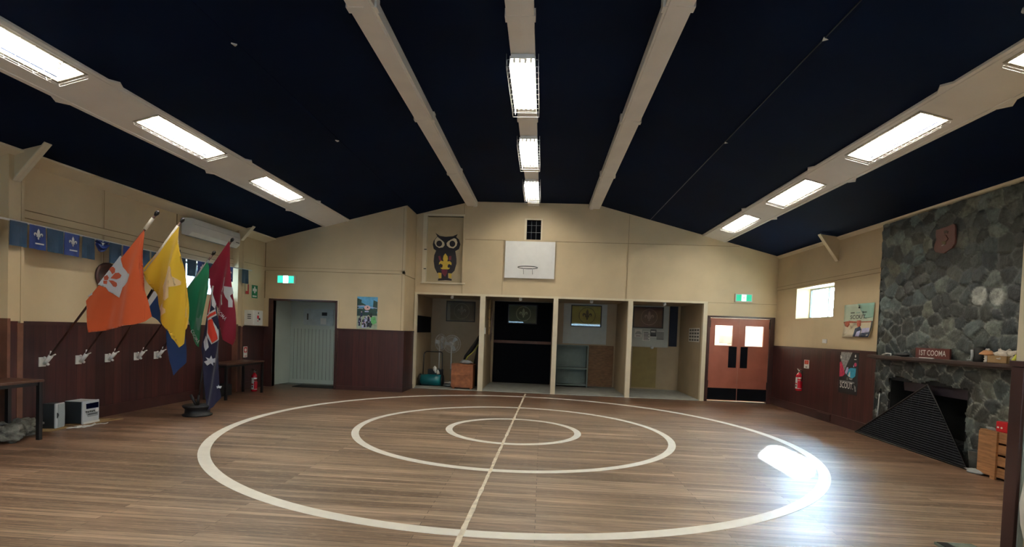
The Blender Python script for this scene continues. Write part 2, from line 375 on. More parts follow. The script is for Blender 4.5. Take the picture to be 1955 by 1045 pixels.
# ---- left wall with window opening
def wall_cells(b, fixed, th, us, zs, holes, axis, m):
    """grid of boxes with holes; axis 'X' -> wall plane x=fixed, runs along y"""
    us = sorted(set(us)); zs = sorted(set(zs))
    for u0, u1 in zip(us, us[1:]):
        for z0, z1 in zip(zs, zs[1:]):
            if any(h[0]-1e-6 <= u0 and u1 <= h[1]+1e-6 and h[2]-1e-6 <= z0 and z1 <= h[3]+1e-6 for h in holes): continue
            if axis == 'X': b.box(fixed, fixed+th, u0, u1, z0, z1, m)
            else: b.box(u0, u1, fixed, fixed+th, z0, z1, m)
LW = (8.69, 10.12, 1.93, 2.52); RW = (9.88, 11.28, 1.944, 2.575)
b = MB(); wall_cells(b, XL, -.32, [Y0, LW[0], LW[1], YL], [0, LW[2], LW[3], 3.40], [LW], 'X', BEIGE); wall_left = struct('wall_left', b)
b = MB(); wall_cells(b, XR, .32, [Y0, RW[0], RW[1], YB+.1], [0, RW[2], RW[3], 3.50], [RW, (Y0, 8.46, 0, 99)] if False else [RW], 'X', BEIGE)
wall_right_mb = b
def window(n, x, sgn, W):
    y0, y1, z0, z1 = W; xo = x+sgn*.29
    f = MB(); t = .035
    f.box(xo-.02, xo+.02, y0, y1, z0, z0+t, ALU); f.box(xo-.02, xo+.02, y0, y1, z1-t, z1, ALU)
    f.box(xo-.02, xo+.02, y0, y0+t, z0+t, z1-t, ALU); f.box(xo-.02, xo+.02, y1-t, y1, z0+t, z1-t, ALU)
    f.box(xo-.015, xo+.015, (y0+y1)/2-.015, (y0+y1)/2+.015, z0+t, z1-t, ALU)
    w = struct('window_%d' % n, f)
    g = MB(); g.box(xo-.003, xo+.003, y0+t, (y0+y1)/2-.015, z0+t, z1-t, GLASS); struct('pane', g, w)
    g = MB(); g.box(xo-.003, xo+.003, (y0+y1)/2+.015, y1-t, z0+t, z1-t, GLASS); struct('pane', g, w)
window(1, XL, -1, LW); window(2, XR, 1, RW)
# right wall: the fireplace opening is cut out of it
FB = (6.70, 8.16, 0, .97)
b = MB(); wall_cells(b, XR, .32, [Y0, FB[0], FB[1], RW[0], RW[1], YB+.1], [0, FB[3], RW[2], RW[3], 3.50], [RW, (FB[0], FB[1], 0, FB[3])], 'X', BEIGE)
wall_right = struct('wall_right', b)
# ---- door wall (left part of the far wall) and its return
DX0, DX1, DZ = -6.10, -4.635, 1.955
b = MB()
b.prism([(XL, YL, DZ), (XRET, YL, DZ), (XRET, YL, zc(XRET)+.05), (-3.14, YL, zc(-3.14)+.05), (XL, YL, 3.34)], (0, .1, 0), BEIGE)
b.box(XL, DX0, YL, YL+.1, 0, DZ, BEIGE); b.box(DX1, XRET, YL, YL+.1, 0, DZ, BEIGE)
wall_door = struct('wall_far_left', b)
b = MB(); b.box(XRET-.1, XRET, YL+.1, YB, 0, 4.2, BEIGE); b.box(XRET-.1, XRET, YB, YALC, 0, 2.4, BEIGE); wall_ret = struct('wall_return', b)
# ---- far wall over the alcoves
OW = (-2.86, -1.945, 2.56, 4.13); VT = (-.466, -.13, 3.63, 4.09)
b = MB()
def topz(x): return zc(x)+.06
def colm(x0, x1, z0):       # wall slice from z0 to the ceiling line
    xs = [x0]+[p[0] for p in PROF if x0 < p[0] < x1]+[x1]
    b.prism([(x0, YB, z0), (x1, YB, z0)]+[(x, YB, topz(x)) for x in reversed(xs)], (0, .1, 0), BEIGE)
colm(XRET, OW[0], 2.28); colm(OW[0], OW[1], OW[3]); b.box(OW[0], OW[1], YB, YB+.1, 2.28, OW[2], BEIGE)
colm(OW[1], VT[0], 2.28); colm(VT[0], VT[1], VT[3]); b.box(VT[0], VT[1], YB, YB+.1, 2.28, VT[2], BEIGE); colm(VT[1], XR, 2.28)
b.box(3.71, 3.80, YB, YB+.098, 0, 2.28, BEIGE); b.box(3.80, 5.31, YB, YB+.1, 1.99, 2.28, BEIGE); b.box(5.31, XR, YB, YB+.1, 0, 2.28, BEIGE)
wall_far = struct('wall_far', b)
b = MB(); wall_cells(b, Y0-.1, .1, [XL-.3, -4.2, -1.2, .9, 3.6, XR+.3], [0, 1.0, 2.1, 4.6], [(-4.2, -1.2, 1.0, 2.1), (.9, 3.6, 1.0, 2.1)], 'Y', BEIGE); struct('wall_near', b)
for n, (a, c) in ((3, (-4.2, -1.2)), (4, (.9, 3.6))):  # added windows behind the camera, made up to bring in daylight
    b = MB(); b.box(a, c, Y0-.06, Y0-.02, 1.0, 1.04, WHITE); b.box(a, c, Y0-.06, Y0-.02, 2.06, 2.1, WHITE); b.box(a, a+.04, Y0-.06, Y0-.02, 1.04, 2.06, WHITE); b.box(c-.04, c, Y0-.06, Y0-.02, 1.04, 2.06, WHITE); w = struct('window_%d' % n, b)
    b = MB(); b.box(a+.04, c-.04, Y0-.045, Y0-.04, 1.04, 2.06, GLASS); struct('pane', b, w)
# ---- alcoves
PIL = [(-3.085, -3.03), (-1.505, -1.385), (.235, .345), (1.975, 2.085), (3.70, 3.79)]
b = MB()
for i, (a, c) in enumerate(PIL): b.box(a, c, YB-.015, YB+.1, 0, 2.28, BEIGE2)
b.box(-3.085, 3.79, YB-.012, YB+.1, 2.262, 2.31, BEIGE2)
struct('trim_1', b)
b = MB()
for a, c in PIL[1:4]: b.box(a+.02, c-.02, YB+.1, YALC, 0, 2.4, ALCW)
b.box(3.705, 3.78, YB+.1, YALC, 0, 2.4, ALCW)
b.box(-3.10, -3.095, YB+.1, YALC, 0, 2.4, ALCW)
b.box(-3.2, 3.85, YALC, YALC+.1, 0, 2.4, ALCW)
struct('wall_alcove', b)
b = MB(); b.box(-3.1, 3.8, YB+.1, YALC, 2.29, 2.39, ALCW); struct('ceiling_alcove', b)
b = MB(); b.box(-3.09, 3.70, YB-.005, YALC, 0.0, .018, CONC); struct('floor_alcove', b)
# ---- passage behind the open doorway
PASS = mat('pale_green_grey_paint', srgb(196, 208, 200), .6, var=.06, scale=2)
PASSB = boardsmat('pale_green_bead_board', [srgb(188, 202, 194), srgb(192, 206, 197)], .09, .5, bumpn=.03, lo=.93, hi=1.06)
b = MB(); b.box(-6.4, XRET-.1, 12.15, 12.25, 0, 2.6, PASS); b.box(-6.10, XRET-.1, 12.135, 12.15, .1, 1.33, PASSB); b.box(-6.10, XRET-.1, 12.125, 12.15, 1.33, 1.36, PASS); b.box(-6.10, XRET-.1, 12.125, 12.15, 0, .1, PASS)
b.prism([(-6.30, YL+.1, 0), (-6.11, 12.15, 0), (-6.4, 12.15, 0), (-6.4, YL+.1, 0)], (0, 0, 2.6), PASS); struct('wall_passage', b)
b = MB(); b.box(-6.4, XRET-.1, YL+.1, 12.25, 2.5, 2.6, PASS); struct('ceiling_passage', b)
# ---- wainscot, rails and battens
b = MB(); b.box(XL, XL+.022, 5.78, 10.10, .16, ZW, WAINS); b.box(XL, XL+.022, 10.25, YL, .16, ZW, WAINS); b.box(XL, XL+.022, Y0, 5.60, .16, ZW, WAINS)
b.box(XL, XL+.035, 5.78, 10.10, ZW-.045, ZW, WTRIM); b.box(XL, XL+.035, 10.25, YL, ZW-.045, ZW, WTRIM)
struct('wainscot', b, wall_left)
b = MB(); b.box(XL, XL+.035, 5.78, YL, 0, .16, WTRIM); struct('baseboard_left', b)
b = MB(); b.box(DX1+.04, XRET, YL-.022, YL, .09, ZW, WAINS); b.box(XL, DX0-.10, YL-.022, YL, 0, ZW, WAINS); b.box(DX1+.04, XRET+.02, YL-.035, YL, ZW-.02, ZW+.015, WTRIM)
b.box(DX1+.04, XRET, YL-.035, YL, 0, .09, WTRIM); struct('wainscot', b, wall_door)
b = MB(); b.box(XRET, XRET+.022, YL-.022, YB-.02, .09, ZW, WAINS); b.box(XRET, XRET+.03, YL-.03, YB-.02, ZW-.02, ZW+.015, WTRIM); b.box(XRET, XRET+.03, YL-.03, YB-.02, 0, .09, WTRIM); struct('wainscot', b, wall_ret)
b = MB(); b.box(XR-.022, XR, 8.47, YB, .16, ZW-.01, WAINS); b.box(XR-.04, XR, 8.47, YB, ZW-.05, ZW-.01, WTRIM); struct('wainscot', b, wall_right)
b = MB(); b.box(XR-.045, XR, 8.47, YB, 0, .165, WTRIM); struct('baseboard_right', b)
# battens over the sheet joints
b = MB()
b.box(XL, XL+.012, 5.78, 10.10, 2.615, 2.70, BEIGE); b.box(XL, XL+.012, 10.25, YL, 2.615, 2.70, BEIGE)
b.box(XL, XL+.008, 7.0, 7.03, ZW, 3.3, BEIGE); b.box(XL, XL+.008, 10.9, 10.92, 2.7, 3.2, BEIGE); struct('batten', b, wall_left)
b = MB(); b.box(XL, XRET, YL-.012, YL, 2.635, 2.70, BEIGE); b.box(XRET-.06, XRET, YL-.012, YL, ZW+.02, 4.1, BEIGE); struct('batten', b, wall_door)
b = MB(); b.box(XRET+.0005, XRET+.012, YL-.0125, YB, 2.62, 2.68, BEIGE); struct('batten', b, wall_ret)
b = MB(); b.box(-1.945, -.96, YB-.01, YB, 3.60, 3.63, BEIGE); b.box(.22, XR-.9, YB-.01, YB, 3.60, 3.63, BEIGE)
b.box(-1.955, -1.915, YB-.014, YB, 2.31, 4.40, BEIGE); b.box(1.905, 1.925, YB-.01, YB, 2.31, 4.25, BEIGE); b.box(-1.005, -.985, YB-.008, YB, 2.31, 3.60, BEIGE)
b.box(3.80, XR, YB-.012, YB, 2.255, 2.285, BEIGE); b.box(-3.085, -3.06, YB-.012, YB, 2.31, 4.1, BEIGE); struct('batten', b, wall_far)
b = MB(); b.box(XR-.012, XR, 8.47, YB, 2.615, 2.68, BEIGE); struct('batten', b, wall_right)
JOINT_SHADE = mat('joint_shadow_line', srgb(136, 116, 82), .8, var=.2)  # dark strips along battens and rails, painted in as shadow gaps
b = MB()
for z in (2.608, 2.704): b.box(XL, XL+.013, 5.78, 10.10, z, z+.007, JOINT_SHADE)
b.box(XL, XL+.013, 10.25, YL, 2.70, 2.707, JOINT_SHADE); b.box(XL, XL+.010, 7.012, 7.019, ZW, 3.25, JOINT_SHADE); b.box(XL, XL+.01, 8.48, 8.487, 2.7, 3.25, JOINT_SHADE); b.box(XL, XL+.012, 10.27, 10.28, ZW, 3.2, JOINT_SHADE); struct('joint', b, wall_left)
b = MB(); b.box(XL, XRET-.06, YL-.013, YL, 2.628, 2.634, JOINT_SHADE); b.box(XL, XRET-.06, YL-.013, YL, 2.70, 2.706, JOINT_SHADE); b.box(XRET-.068, XRET-.060, YL-.010, YL, ZW+.02, 4.1, JOINT_SHADE); b.box(XL, XL+.012, YL-.012, YL, 2.0, 3.25, JOINT_SHADE); struct('joint', b, wall_door)
b = MB(); b.box(XRET+.0005, XRET+.013, YL-.013, YB, 2.613, 2.62, JOINT_SHADE); struct('joint', b, wall_ret)
b = MB(); b.box(-1.94, -.96, YB-.011, YB, 3.593, 3.60, JOINT_SHADE); b.box(.22, XR-.9, YB-.011, YB, 3.593, 3.60, JOINT_SHADE); b.box(-1.962, -1.955, YB-.012, YB, 2.31, 4.40, JOINT_SHADE); b.box(1.911, 1.918, YB-.012, YB, 2.31, 4.25, JOINT_SHADE); b.box(-.999, -.992, YB-.010, YB, 2.31, 3.60, JOINT_SHADE)
b.box(3.80, XR, YB-.013, YB, 2.286, 2.292, JOINT_SHADE); struct('joint', b, wall_far)
b = MB(); b.box(XR-.013, XR, 8.47, YB, 2.608, 2.614, JOINT_SHADE); b.box(XR-.013, XR, 8.47, YB, 2.68, 2.686, JOINT_SHADE); struct('joint', b, wall_right)
# cornices
b = MB(); dz = (zc(-6.08)-zc(XL))
b.prism([(XL, Y0, 3.29), (-6.08, Y0, 3.29+dz-.005), (-6.08, Y0, 3.29+dz-.03), (XL, Y0, 3.25)], (0, YL-Y0, 0), BEIGE2); struct('trim_2', b)
b = MB(); b.prism([(XR, Y0, 3.38), (XR-.06, Y0, 3.395), (XR-.05, Y0, 3.37), (XR, Y0, 3.335)], (0, YB-Y0, 0), BEIGE2); struct('trim_3', b)
# ridge channel, two beams, two sloping light strips
b = MB(); b.box(-.455, -.195, Y0, YB, 4.42, 4.49, CREAMW); b.box(-.335, -.315, Y0, YB, 4.412, 4.42, CREAMW)
for y in (2.6, 4.9, 7.25, 9.45): b.box(-.47, -.18, y, y+.10, 4.415, 4.49, CREAMW)
struct('trim_4', b)
for n, (x0, x1, sx) in ((5, (-1.90, -1.65, 1)), (6, (.97, 1.217, -1))):
    b = MB(); b.box(x0, x1, Y0, YB, 4.38, 4.62 if False else 4.49, CREAMW)
    xm = (x0+x1)/2+sx*.03
    b.box(min(xm, xm+sx*.07), max(xm, xm+sx*.07), Y0, YB, 4.365, 4.38, CREAMW)
    for y in (2.4, 4.7, 7.2, 9.7): b.box(x0-.02, x1+.02, y, y+.09, 4.375, 4.49, CREAMW)
    struct('trim_%d' % n, b)
for n, (x0, x1) in ((7, (-4.985, -4.395)), (8, (3.585, 4.125))):
    b = MB(); z0, z1 = zc(x0), zc(x1); d = .022
    panel_cells(b, x0, x1, -d, 0, CREAMW)
    s = (z1-z0)/(x1-x0)
    for xx in (x0+.03, x1-.05): b.prism([(xx, Y0, zc(xx)-d), (xx+.02, Y0, zc(xx+.02)-d), (xx+.02, Y0, zc(xx+.02)-d-.01), (xx, Y0, zc(xx)-d-.01)], (0, YB-Y0, 0), CREAMW)
    for y in (2.7, 4.9, 7.25, 9.6):      # joint tabs at the sheet joints
        for xe, sg in ((x0, -1), (x1, 1)):
            b.prism([(xe, y, zc(xe)-.004), (xe, y+.2, zc(xe)-.004), (xe+sg*.05, y+.1, zc(xe+sg*.05)-.004)], (0, 0, -.02), CREAMW)
    struct('trim_%d' % n, b)
# dark joint strips and cable on the blue ceiling
b = MB()
for x in (2.39,): b.tube([(x, y, zc(x)-.004) for y in (Y0, 4, 8, YB-.02)], .006, BLACK, 6)
for x in (-3.1, 2.41):
    b.prism([(x-.02, Y0, zc(x-.02)), (x+.02, Y0, zc(x+.02)), (x+.02, Y0, zc(x+.02)-.004), (x-.02, Y0, zc(x-.02)-.004)], (0, YL-Y0, 0), NAVY)
struct('trim_9', b)

# ---- wall posts and knee braces
def post_and_brace(nm, y0, y1, yb, tip, foot, side):
    b = MB(); x0 = XL if side < 0 else XR; xo = x0-side*.12
    if y1 > y0:
        b.box(x0, xo, y0, y1, ZW, zc(-6.2)-.02, BEIGE)
        b.box(x0, xo, y0+.02, y1-.02, 0, ZW, WAINS)
        b.box(x0, xo+.004, y0-.005, y0+.03, 0, ZW+.03, BEIGE2 if False else WOODEDGE); b.box(x0, xo+.004, y1-.03, y1+.04, 0, ZW-.02, WOODEDGE)
        b.box(x0, xo+.006, y1+.005, y1+.04, ZW-.02, 3.2, BEIGE)
    else: xo = x0
    t = Vector((tip[0], yb, tip[1])); f = Vector((xo-side*.02, yb, foot))
    b.prism([(x0-(0), yb, foot+.02), f, t, (x0, yb, zc(x0-side*.02))], (0, .018, 0), BEIGE)
    d = (t-f).normalized(); nn = Vector((-d.z, 0, d.x))*(.012)
    b.prism([f+Vector((0, -.035, 0)), t+Vector((0, -.035, 0)), t+Vector((0, -.035, 0))+nn, f+Vector((0, -.035, 0))+nn], (0, .09, 0), BEIGE2)
    struct(nm, b)
post_and_brace('trim_10', 5.60, 5.74, 5.66, (-5.79, 3.43), 2.99, -1)
post_and_brace('trim_11', 10.10, 10.25, 10.17, (-5.93, 3.39), 3.10, -1)
post_and_brace('trim_12', 0, 0, 9.78, (4.98, 3.44), 2.96, 1)
RUB = mat('broken_grey_concrete', srgb(104, 104, 98), .9, var=.45, scale=16, bump=.8)
b = MB(); b.box(XL+.14, -6.05, 5.50, 5.80, 0, .09, RUB); b.ball((-6.0, 5.40, .09), .15, RUB, 28, (1.2, 1, .55), .8, 3); b.ball((-6.12, 5.66, .12), .14, RUB, 28, (1.1, 1.1, .5), .9, 7); b.ball((-6.17, 5.86, .13), .09, RUB, 22, (1, 1.2, .5), .7, 9)
obj('concrete_footing', b, label='rough broken grey concrete at the foot of the left wall post', cat='concrete block')

# ------------------------------------------------------------------ doorway frame (door_1) and double doors (door_2)
b = MB(); b.box(DX0-.10, DX0, YL-.03, YL+.1, 0, DZ+.04, WTRIM); b.box(DX0, DX1, YL-.03, YL+.1, DZ, DZ+.04, WTRIM); b.box(DX1-.02, DX1+.03, YL-.03, YL+.1, 0, DZ+.04, WTRIM)
door1 = struct('door_1', b)
b = MB(); b.box(DX1+.03, DX1+.05, YL-.035, YL, ZW+.02, DZ+.055, BEIGE2); b.box(DX0, DX1+.05, YL-.035, YL-.03, DZ+.04, DZ+.05, BEIGE2); struct('architrave', b, door1)
def P2(x, y, Y=YB): v = aY(x, y, Y); return v.x, v.z
fx0, fx1, fz = 3.80, 5.31, 1.99
b = MB(); b.box(fx0, fx0+.06, YB-.03, YB+.1, 0, fz, WTRIM); b.box(fx1-.10, fx1, YB-.03, YB+.1, 0, fz, WTRIM); b.box(fx0+.06, fx1-.1, YB-.03, YB+.1, fz-.045, fz, WTRIM)
door2 = struct('door_2', b)
SHINE = emit('daylit_room_beyond', (1, .95, .84, 1), 1.0)
l0, l1, l2 = fx0+.066, (fx0+.06+fx1-.1)/2, fx1-.106
for i, (a, c) in enumerate(((l0, l1-.004), (l1+.004, l2))):
    w0, w1 = (a+.12, a+.52) if i == 0 else (a+.13, a+.535)
    z0, z1 = 1.31, 1.77; yy = YB+.0
    m = MB()
    m.box(a, w0, yy, yy+.04, .035, 1.94, BROWND); m.box(w1, c, yy, yy+.04, .035, 1.94, BROWND)
    m.box(w0, w1, yy, yy+.04, .035, z0, BROWND); m.box(w0, w1, yy, yy+.04, z1, 1.94, BROWND)
    m.box(w0-.015, w1+.015, yy-.008, yy, z0-.015, z0, BROWND); m.box(w0-.015, w1+.015, yy-.008, yy, z1, z1+.015, BROWND)
    m.box(w0-.015, w0, yy-.008, yy, z0, z1, BROWND); m.box(w1, w1+.015, yy-.008, yy, z0, z1, BROWND)
    lf = struct('door_leaf', m, door2)
    m = MB(); m.box(w0, w1, yy+.015, yy+.02, z0, z1, GLASS); struct('pane', m, lf)
    pz0, pz1 = .80, 1.29
    px0, px1 = (c-.22, c-.04) if i == 0 else (a+.04, a+.20)
    m = MB(); m.box(px0, px1, yy-.006, yy, pz0, pz1, BLACKP); struct('push_plate', m, lf)
    m = MB(); m.box(a+.005, c-.005, yy-.006, yy, .05, .32, BLACKP); struct('kick_plate', m, lf)
    for hz in (.33, 1.72):
        m = MB(); hx = a-.008 if i == 0 else c+.008; m.box(hx-.018, hx+.018, yy-.014, yy-.001, hz, hz+.16, BLACK); struct('hinge', m, lf)
    m = MB(); m.box(a, c, yy-.004, yy+.03, 0.0, .018, STEEL); struct('threshold', m, lf)
# lobby beyond the double doors: a lit white room with a notice board
LOB = mat('lobby_white_paint', srgb(240, 236, 226), .6, var=.03)
b = MB(); b.box(3.8, 5.9, 13.6, 13.7, 0, 2.6, LOB); b.box(5.9, 6.0, YB+.1, 13.7, 0, 2.6, LOB); b.box(3.8, 5.9, YB+.1, 13.6, 2.5, 2.6, LOB); b.box(4.35, 4.75, 13.57, 13.6, 1.2, 1.95, PAPER); b.box(4.55, 4.95, 13.565, 13.57, 1.35, 1.55, CONC); struct('wall_lobby', b)
ll = bpy.data.lights.new('lobby_lamp', 'POINT'); ll.energy = 95; ll.color = (1, .93, .82); ll.shadow_soft_size = .15
lo = bpy.data.objects.new('lobby_lamp', ll); COL.objects.link(lo); lo.location = (4.8, 12.95, 2.2)

RIM = mat('grey_fitting_rim', srgb(150, 142, 122), .6, var=.2, scale=12)  # rim toned darker than the white tray
# ------------------------------------------------------------------ fluorescent lights
def make_fixture(label, ntubes, width, loc, rot, group, up=0.0):
    t = thing('fluorescent_light', label, 'ceiling light', (0, 0, 0), group)
    L = 1.24; hw = width/2
    m = MB(); m.box(-hw, hw, -L/2, L/2, -.022+up, up, WHITE)
    sk = .13
    if up:
        for sg in (-1, 1):
            m.box(sg*hw, sg*(hw+.003), -L/2, L/2, -.004, up, WHITE); m.box(-hw, hw, sg*L/2, sg*(L/2+.003), -.004, up, WHITE)
            m.box(sg*(hw), sg*(hw+.022), -L/2-.022, L/2+.022, -.008, -.002, RIM); m.box(-hw, hw, sg*L/2, sg*(L/2+.022), -.008, -.002, RIM)
    else:
     for sg in (-1, 1):
        m.prism([(sg*hw, -L/2, -.022), (sg*(hw+.012), -L/2, -sk), (sg*(hw+.016), -L/2, -sk), (sg*(hw+.012), -L/2, -.02)], (0, L, 0), WHITE)
        m.prism([(-hw, sg*L/2, -.022), (hw, sg*L/2, -.022), (hw+.01, sg*(L/2), -.05), (-hw-.01, sg*(L/2), -.05)], (0, sg*.004, 0), WHITE)
    m.box(-.03, .03, -L/2+.03, L/2-.03, -.04+up, -.022+up, WHITE)
    obj('tray', m, t)
    for k in range(ntubes):
        x = (k-(ntubes-1)/2)*(width*.72/max(1, ntubes-1))
        if ntubes == 2: x = (-1, 1)[k]*.075
        tb = MB().tube([(x, -L/2+.045, -.058+up), (x, L/2-.045, -.058+up)], .013, TUBE if up else TUBE2, 8)
        o = obj('tube', tb, t)
        for sg in (-1, 1):
            h = MB(); h.box(x-.012, x+.012, sg*(L/2-.045), sg*(L/2-.02), -.075+up, -.02+up, WPLAS); obj('lamp_holder', h, o)
    g = MB(); zg = -.145 if not up else -.045; gw = hw+(.045 if not up else .012)
    for x in (-gw, -gw*.5, 0, gw*.5, gw): g.tube([(x, -L/2-.02, zg), (x, L/2+.02, zg)], .0022, WHITE, 4)
    for sg in (-1, 1):
        g.tube([(sg*gw, -L/2-.02, zg*.5), (sg*gw, L/2+.02, zg*.5)], .0022, WHITE, 4)
        g.tube([(-gw, sg*(L/2+.02), zg*.5), (gw, sg*(L/2+.02), zg*.5)], .0022, WHITE, 4)
    k = 11
    for i in range(k):
        y = -L/2-.02+(L+.04)*i/(k-1)
        g.tube([(-gw, y, -.01), (-gw, y, zg), (gw, y, zg), (gw, y, -.01)], .0022, WHITE, 4)
    obj('wire_guard', g, t)
    t.location = loc; t.rotation_euler = rot
    return t
sl = math.atan2(zc(-4.4)-zc(-4.98), .58); sr = math.atan2(zc(4.12)-zc(3.59), .53)
def nrm(x, a): return Vector((x, 0, zc(x)-.024))
fxL = make_fixture('wire-guarded twin tube light on the left sloping strip, nearest the camera', 2, .278, nrm(-4.60, 0)+Vector((0, 4.10, 0)), (0, -sl, 0), 'fluorescent lights along the left ceiling strip', up=.165)
for y, lb in ((6.29, 'wire-guarded twin tube light on the left sloping strip, middle one'), (8.60, 'wire-guarded twin tube light on the left sloping strip, farthest one'),
              (1.8, 'wire-guarded twin tube light on the left strip beside the camera, outside the photo'), (-.5, 'wire-guarded twin tube light on the left strip behind the camera, outside the photo')):
    dup(fxL, nrm(-4.60, 0)+Vector((0, y, 0)), lb)
fxR = make_fixture('wire-guarded twin tube light on the right sloping strip, cut by the photo edge', 2, .278, nrm(3.815, 0)+Vector((0, 3.86, 0)), (0, -sr, 0), 'fluorescent lights along the right ceiling strip', up=.165)
for y, lb in ((6.06, 'wire-guarded twin tube light on the right sloping strip, largest one fully in view'), (8.32, 'wire-guarded twin tube light on the right sloping strip, between two others'), (10.53, 'wire-guarded twin tube light on the right sloping strip, farthest one by the far wall'),
              (1.6, 'wire-guarded twin tube light on the right strip beside the camera, outside the photo'), (-.6, 'wire-guarded twin tube light on the right strip behind the camera, outside the photo')):
    dup(fxR, nrm(3.815, 0)+Vector((0, y, 0)), lb)
fxC = make_fixture('bright tube light with added reflector-glow tubes under the flat centre of the ceiling, nearest and largest', 4, .25, (-.325, 6.17, 4.412), (0, 0, 0), 'tube lights with added glow tubes under the ridge channel')
for y, lb in ((8.46, 'bright tube light with added reflector-glow tubes under the centre channel, second from the camera'), (10.66, 'bright tube light with added reflector-glow tubes under the centre channel, closest to the far wall'),
              (3.3, 'bright tube light with added reflector-glow tubes under the centre channel above the camera, outside the photo'), (.9, 'bright tube light with added reflector-glow tubes under the centre channel behind the camera, outside the photo')):
    dup(fxC, (-.325, y, 4.412), lb)

# ------------------------------------------------------------------ floor markings
def ring(R, w, label, wob=0):
    b = MB(); n = 160; c = Vector((-.374, 7.542, 0)); v = []; f = []
    for k in range(n):
        t = 2*math.pi*k/n
        for r in (R, R-w): v.append((c.x+r*math.cos(t), c.y+r*math.sin(t), .0022))
        for r in (R, R-w): v.append((c.x+r*math.cos(t), c.y+r*math.sin(t), .0))
    for k in range(n):
        a = 4*k; d = 4*((k+1) % n)
        f += [(a, d, d+1, a+1), (a+2, d+2, d, a), (a+1, d+1, d+3, a+3)]
    b.add(v, f, LINE); obj('painted_circle', b, label=label, cat='floor marking', group='painted circles on the floor')
ring(3.984, .118, 'large outer cream circle painted on the wooden floor'); ring(2.285, .098, 'middle cream circle painted on the wooden floor'); ring(.991, .098, 'smallest inner cream circle painted at the centre of the floor')
b = MB(); rnd = random.Random(4); y = 3.0
v = []; f = []
while y < 12.05:
    x = -.343+(y-11.96)*.0212; wd = .017+rnd.uniform(-.004, .005)
    v += [(x-wd+rnd.uniform(-.003, .003), y, .0045), (x+wd+rnd.uniform(-.003, .003), y, .0045)]; y += .09
for i in range(0, len(v)-2, 2): f.append((i, i+1, i+3, i+2))
b.add(v, f, TAPE); obj('floor_tape', b, label='narrow worn cream tape line running across all three circles', cat='tape line')

# ------------------------------------------------------------------ owl panel, vent, backboard on the far wall
PANEL = mat('faded_cream_panel', srgb(190, 172, 136), .6, var=.08, scale=3)
ow = thing('owl_panel', 'framed recessed panel with a painted black owl on the upper far wall', 'painted panel', (-2.4, YB, OW[2]))
m = MB(); m.box(OW[0], OW[1], YB+.09, YB+.1, OW[2], OW[3], PANEL)
fr = frame_on((0, YB+.09, 0), EX, EZ)
def opx(px, py): v = aY(805+px/8.705, 430+py/8.705, YB+.09); return v.x, v.z
def opoly(pts, mm, off): m.flat(fr, [opx(*p) for p in pts], mm, off)
OWLB = mat('owl_black_paint', srgb(24, 20, 30), .6, var=.2); OWLY = mat('owl_yellow_paint', srgb(214, 184, 70), .6, var=.08); OWLW = mat('owl_cream_paint', srgb(214, 200, 170), .6, var=.04); OWLR = mat('owl_maroon_paint', srgb(120, 40, 60), .6, var=.2)
opoly([(230,130),(300,180),(400,195),(520,185),(600,150),(575,200),(620,240),(645,320),(620,400),(560,432),(580,560),(580,640),(545,760),(500,805),(440,800),(440,880),(500,900),(500,925),(400,918),(270,925),(275,890),(330,880),(330,800),(260,800),(215,710),(200,600),(210,500),(240,425),(200,395),(185,320),(200,260),(262,185)], OWLB, .002)
opoly([(262,195),(300,225),(340,255),(375,290),(382,335),(355,370),(290,380),(240,350),(215,300),(220,250)], OWLW, .003)
opoly([(540,218),(575,232),(595,290),(580,345),(530,388),(460,375),(420,340),(415,300),(440,270),(490,240)], OWLW, .003)
opoly(ell(293, 308, 48, 50), OWLB, .004); opoly(ell(511, 312, 48, 52), OWLB, .004)
opoly([(395,470),(430,520),(438,560),(425,610),(365,610),(355,560),(365,510)], OWLY, .003)
opoly([(365,605),(425,605),(470,600),(498,630),(495,670),(465,650),(440,655),(430,690),(440,710),(475,710),(450,735),(340,735),(310,712),(345,705),(350,660),(310,640),(288,662),(290,625),(320,590)], OWLY, .0032)
opoly([(275,520),(310,508),(330,590),(300,600)], OWLR, .003); opoly([(455,520),(495,510),(490,580),(455,590)], OWLR, .003)
opoly([(330,740),(430,740),(425,800),(390,860),(335,800)], OWLR, .003)
opoly([(275,790),(325,795),(325,885),(285,885)], OWLY, .003); opoly([(447,800),(500,808),(495,885),(455,880)], OWLY, .003)
obj('panel', m, ow)
m = MB()
m.box(OW[0]-.07, OW[0]+.02, YB-.02, YB+.09, OW[2]-.02, OW[3], BEIGE2); m.box(OW[1]-.02, OW[1]+.01, YB-.02, YB+.09, OW[2], OW[3], BEIGE); m.box(OW[0]-.07, OW[1]+.01, YB-.02, YB+.09, OW[3], OW[3]+.05, BEIGE2)
m.box(OW[0]-.09, OW[1]+.06, YB-.05, YB+.09, OW[2]-.035, OW[2], BEIGE2)
obj('frame', m, ow)
m = MB()
for z in (2.86, 3.32): m.box(OW[0]-.03, OW[0]+.03, YB-.03, YB-.02, z, z+.02, BLACK)
obj('catch', m, ow)
vt = thing('wall_vent', 'small black rectangular opening with wire grid high above the backboard', 'vent', (-.3, YB, VT[2]))
m = MB(); m.box(VT[0], VT[1], YB+.095, YB+.1, VT[2], VT[3], BLACKP); obj('recess', m, vt)
m = MB(); m.box(VT[0]-.05, VT[0], YB-.012, YB+.09, VT[2]-.01, VT[3]+.03, BEIGE2); m.box(VT[1], VT[1]+.03, YB-.012, YB+.09, VT[2]-.01, VT[3]+.03, BEIGE2); m.box(VT[0], VT[1], YB-.012, YB+.09, VT[3], VT[3]+.03, BEIGE2); obj('frame', m, vt)
m = MB()
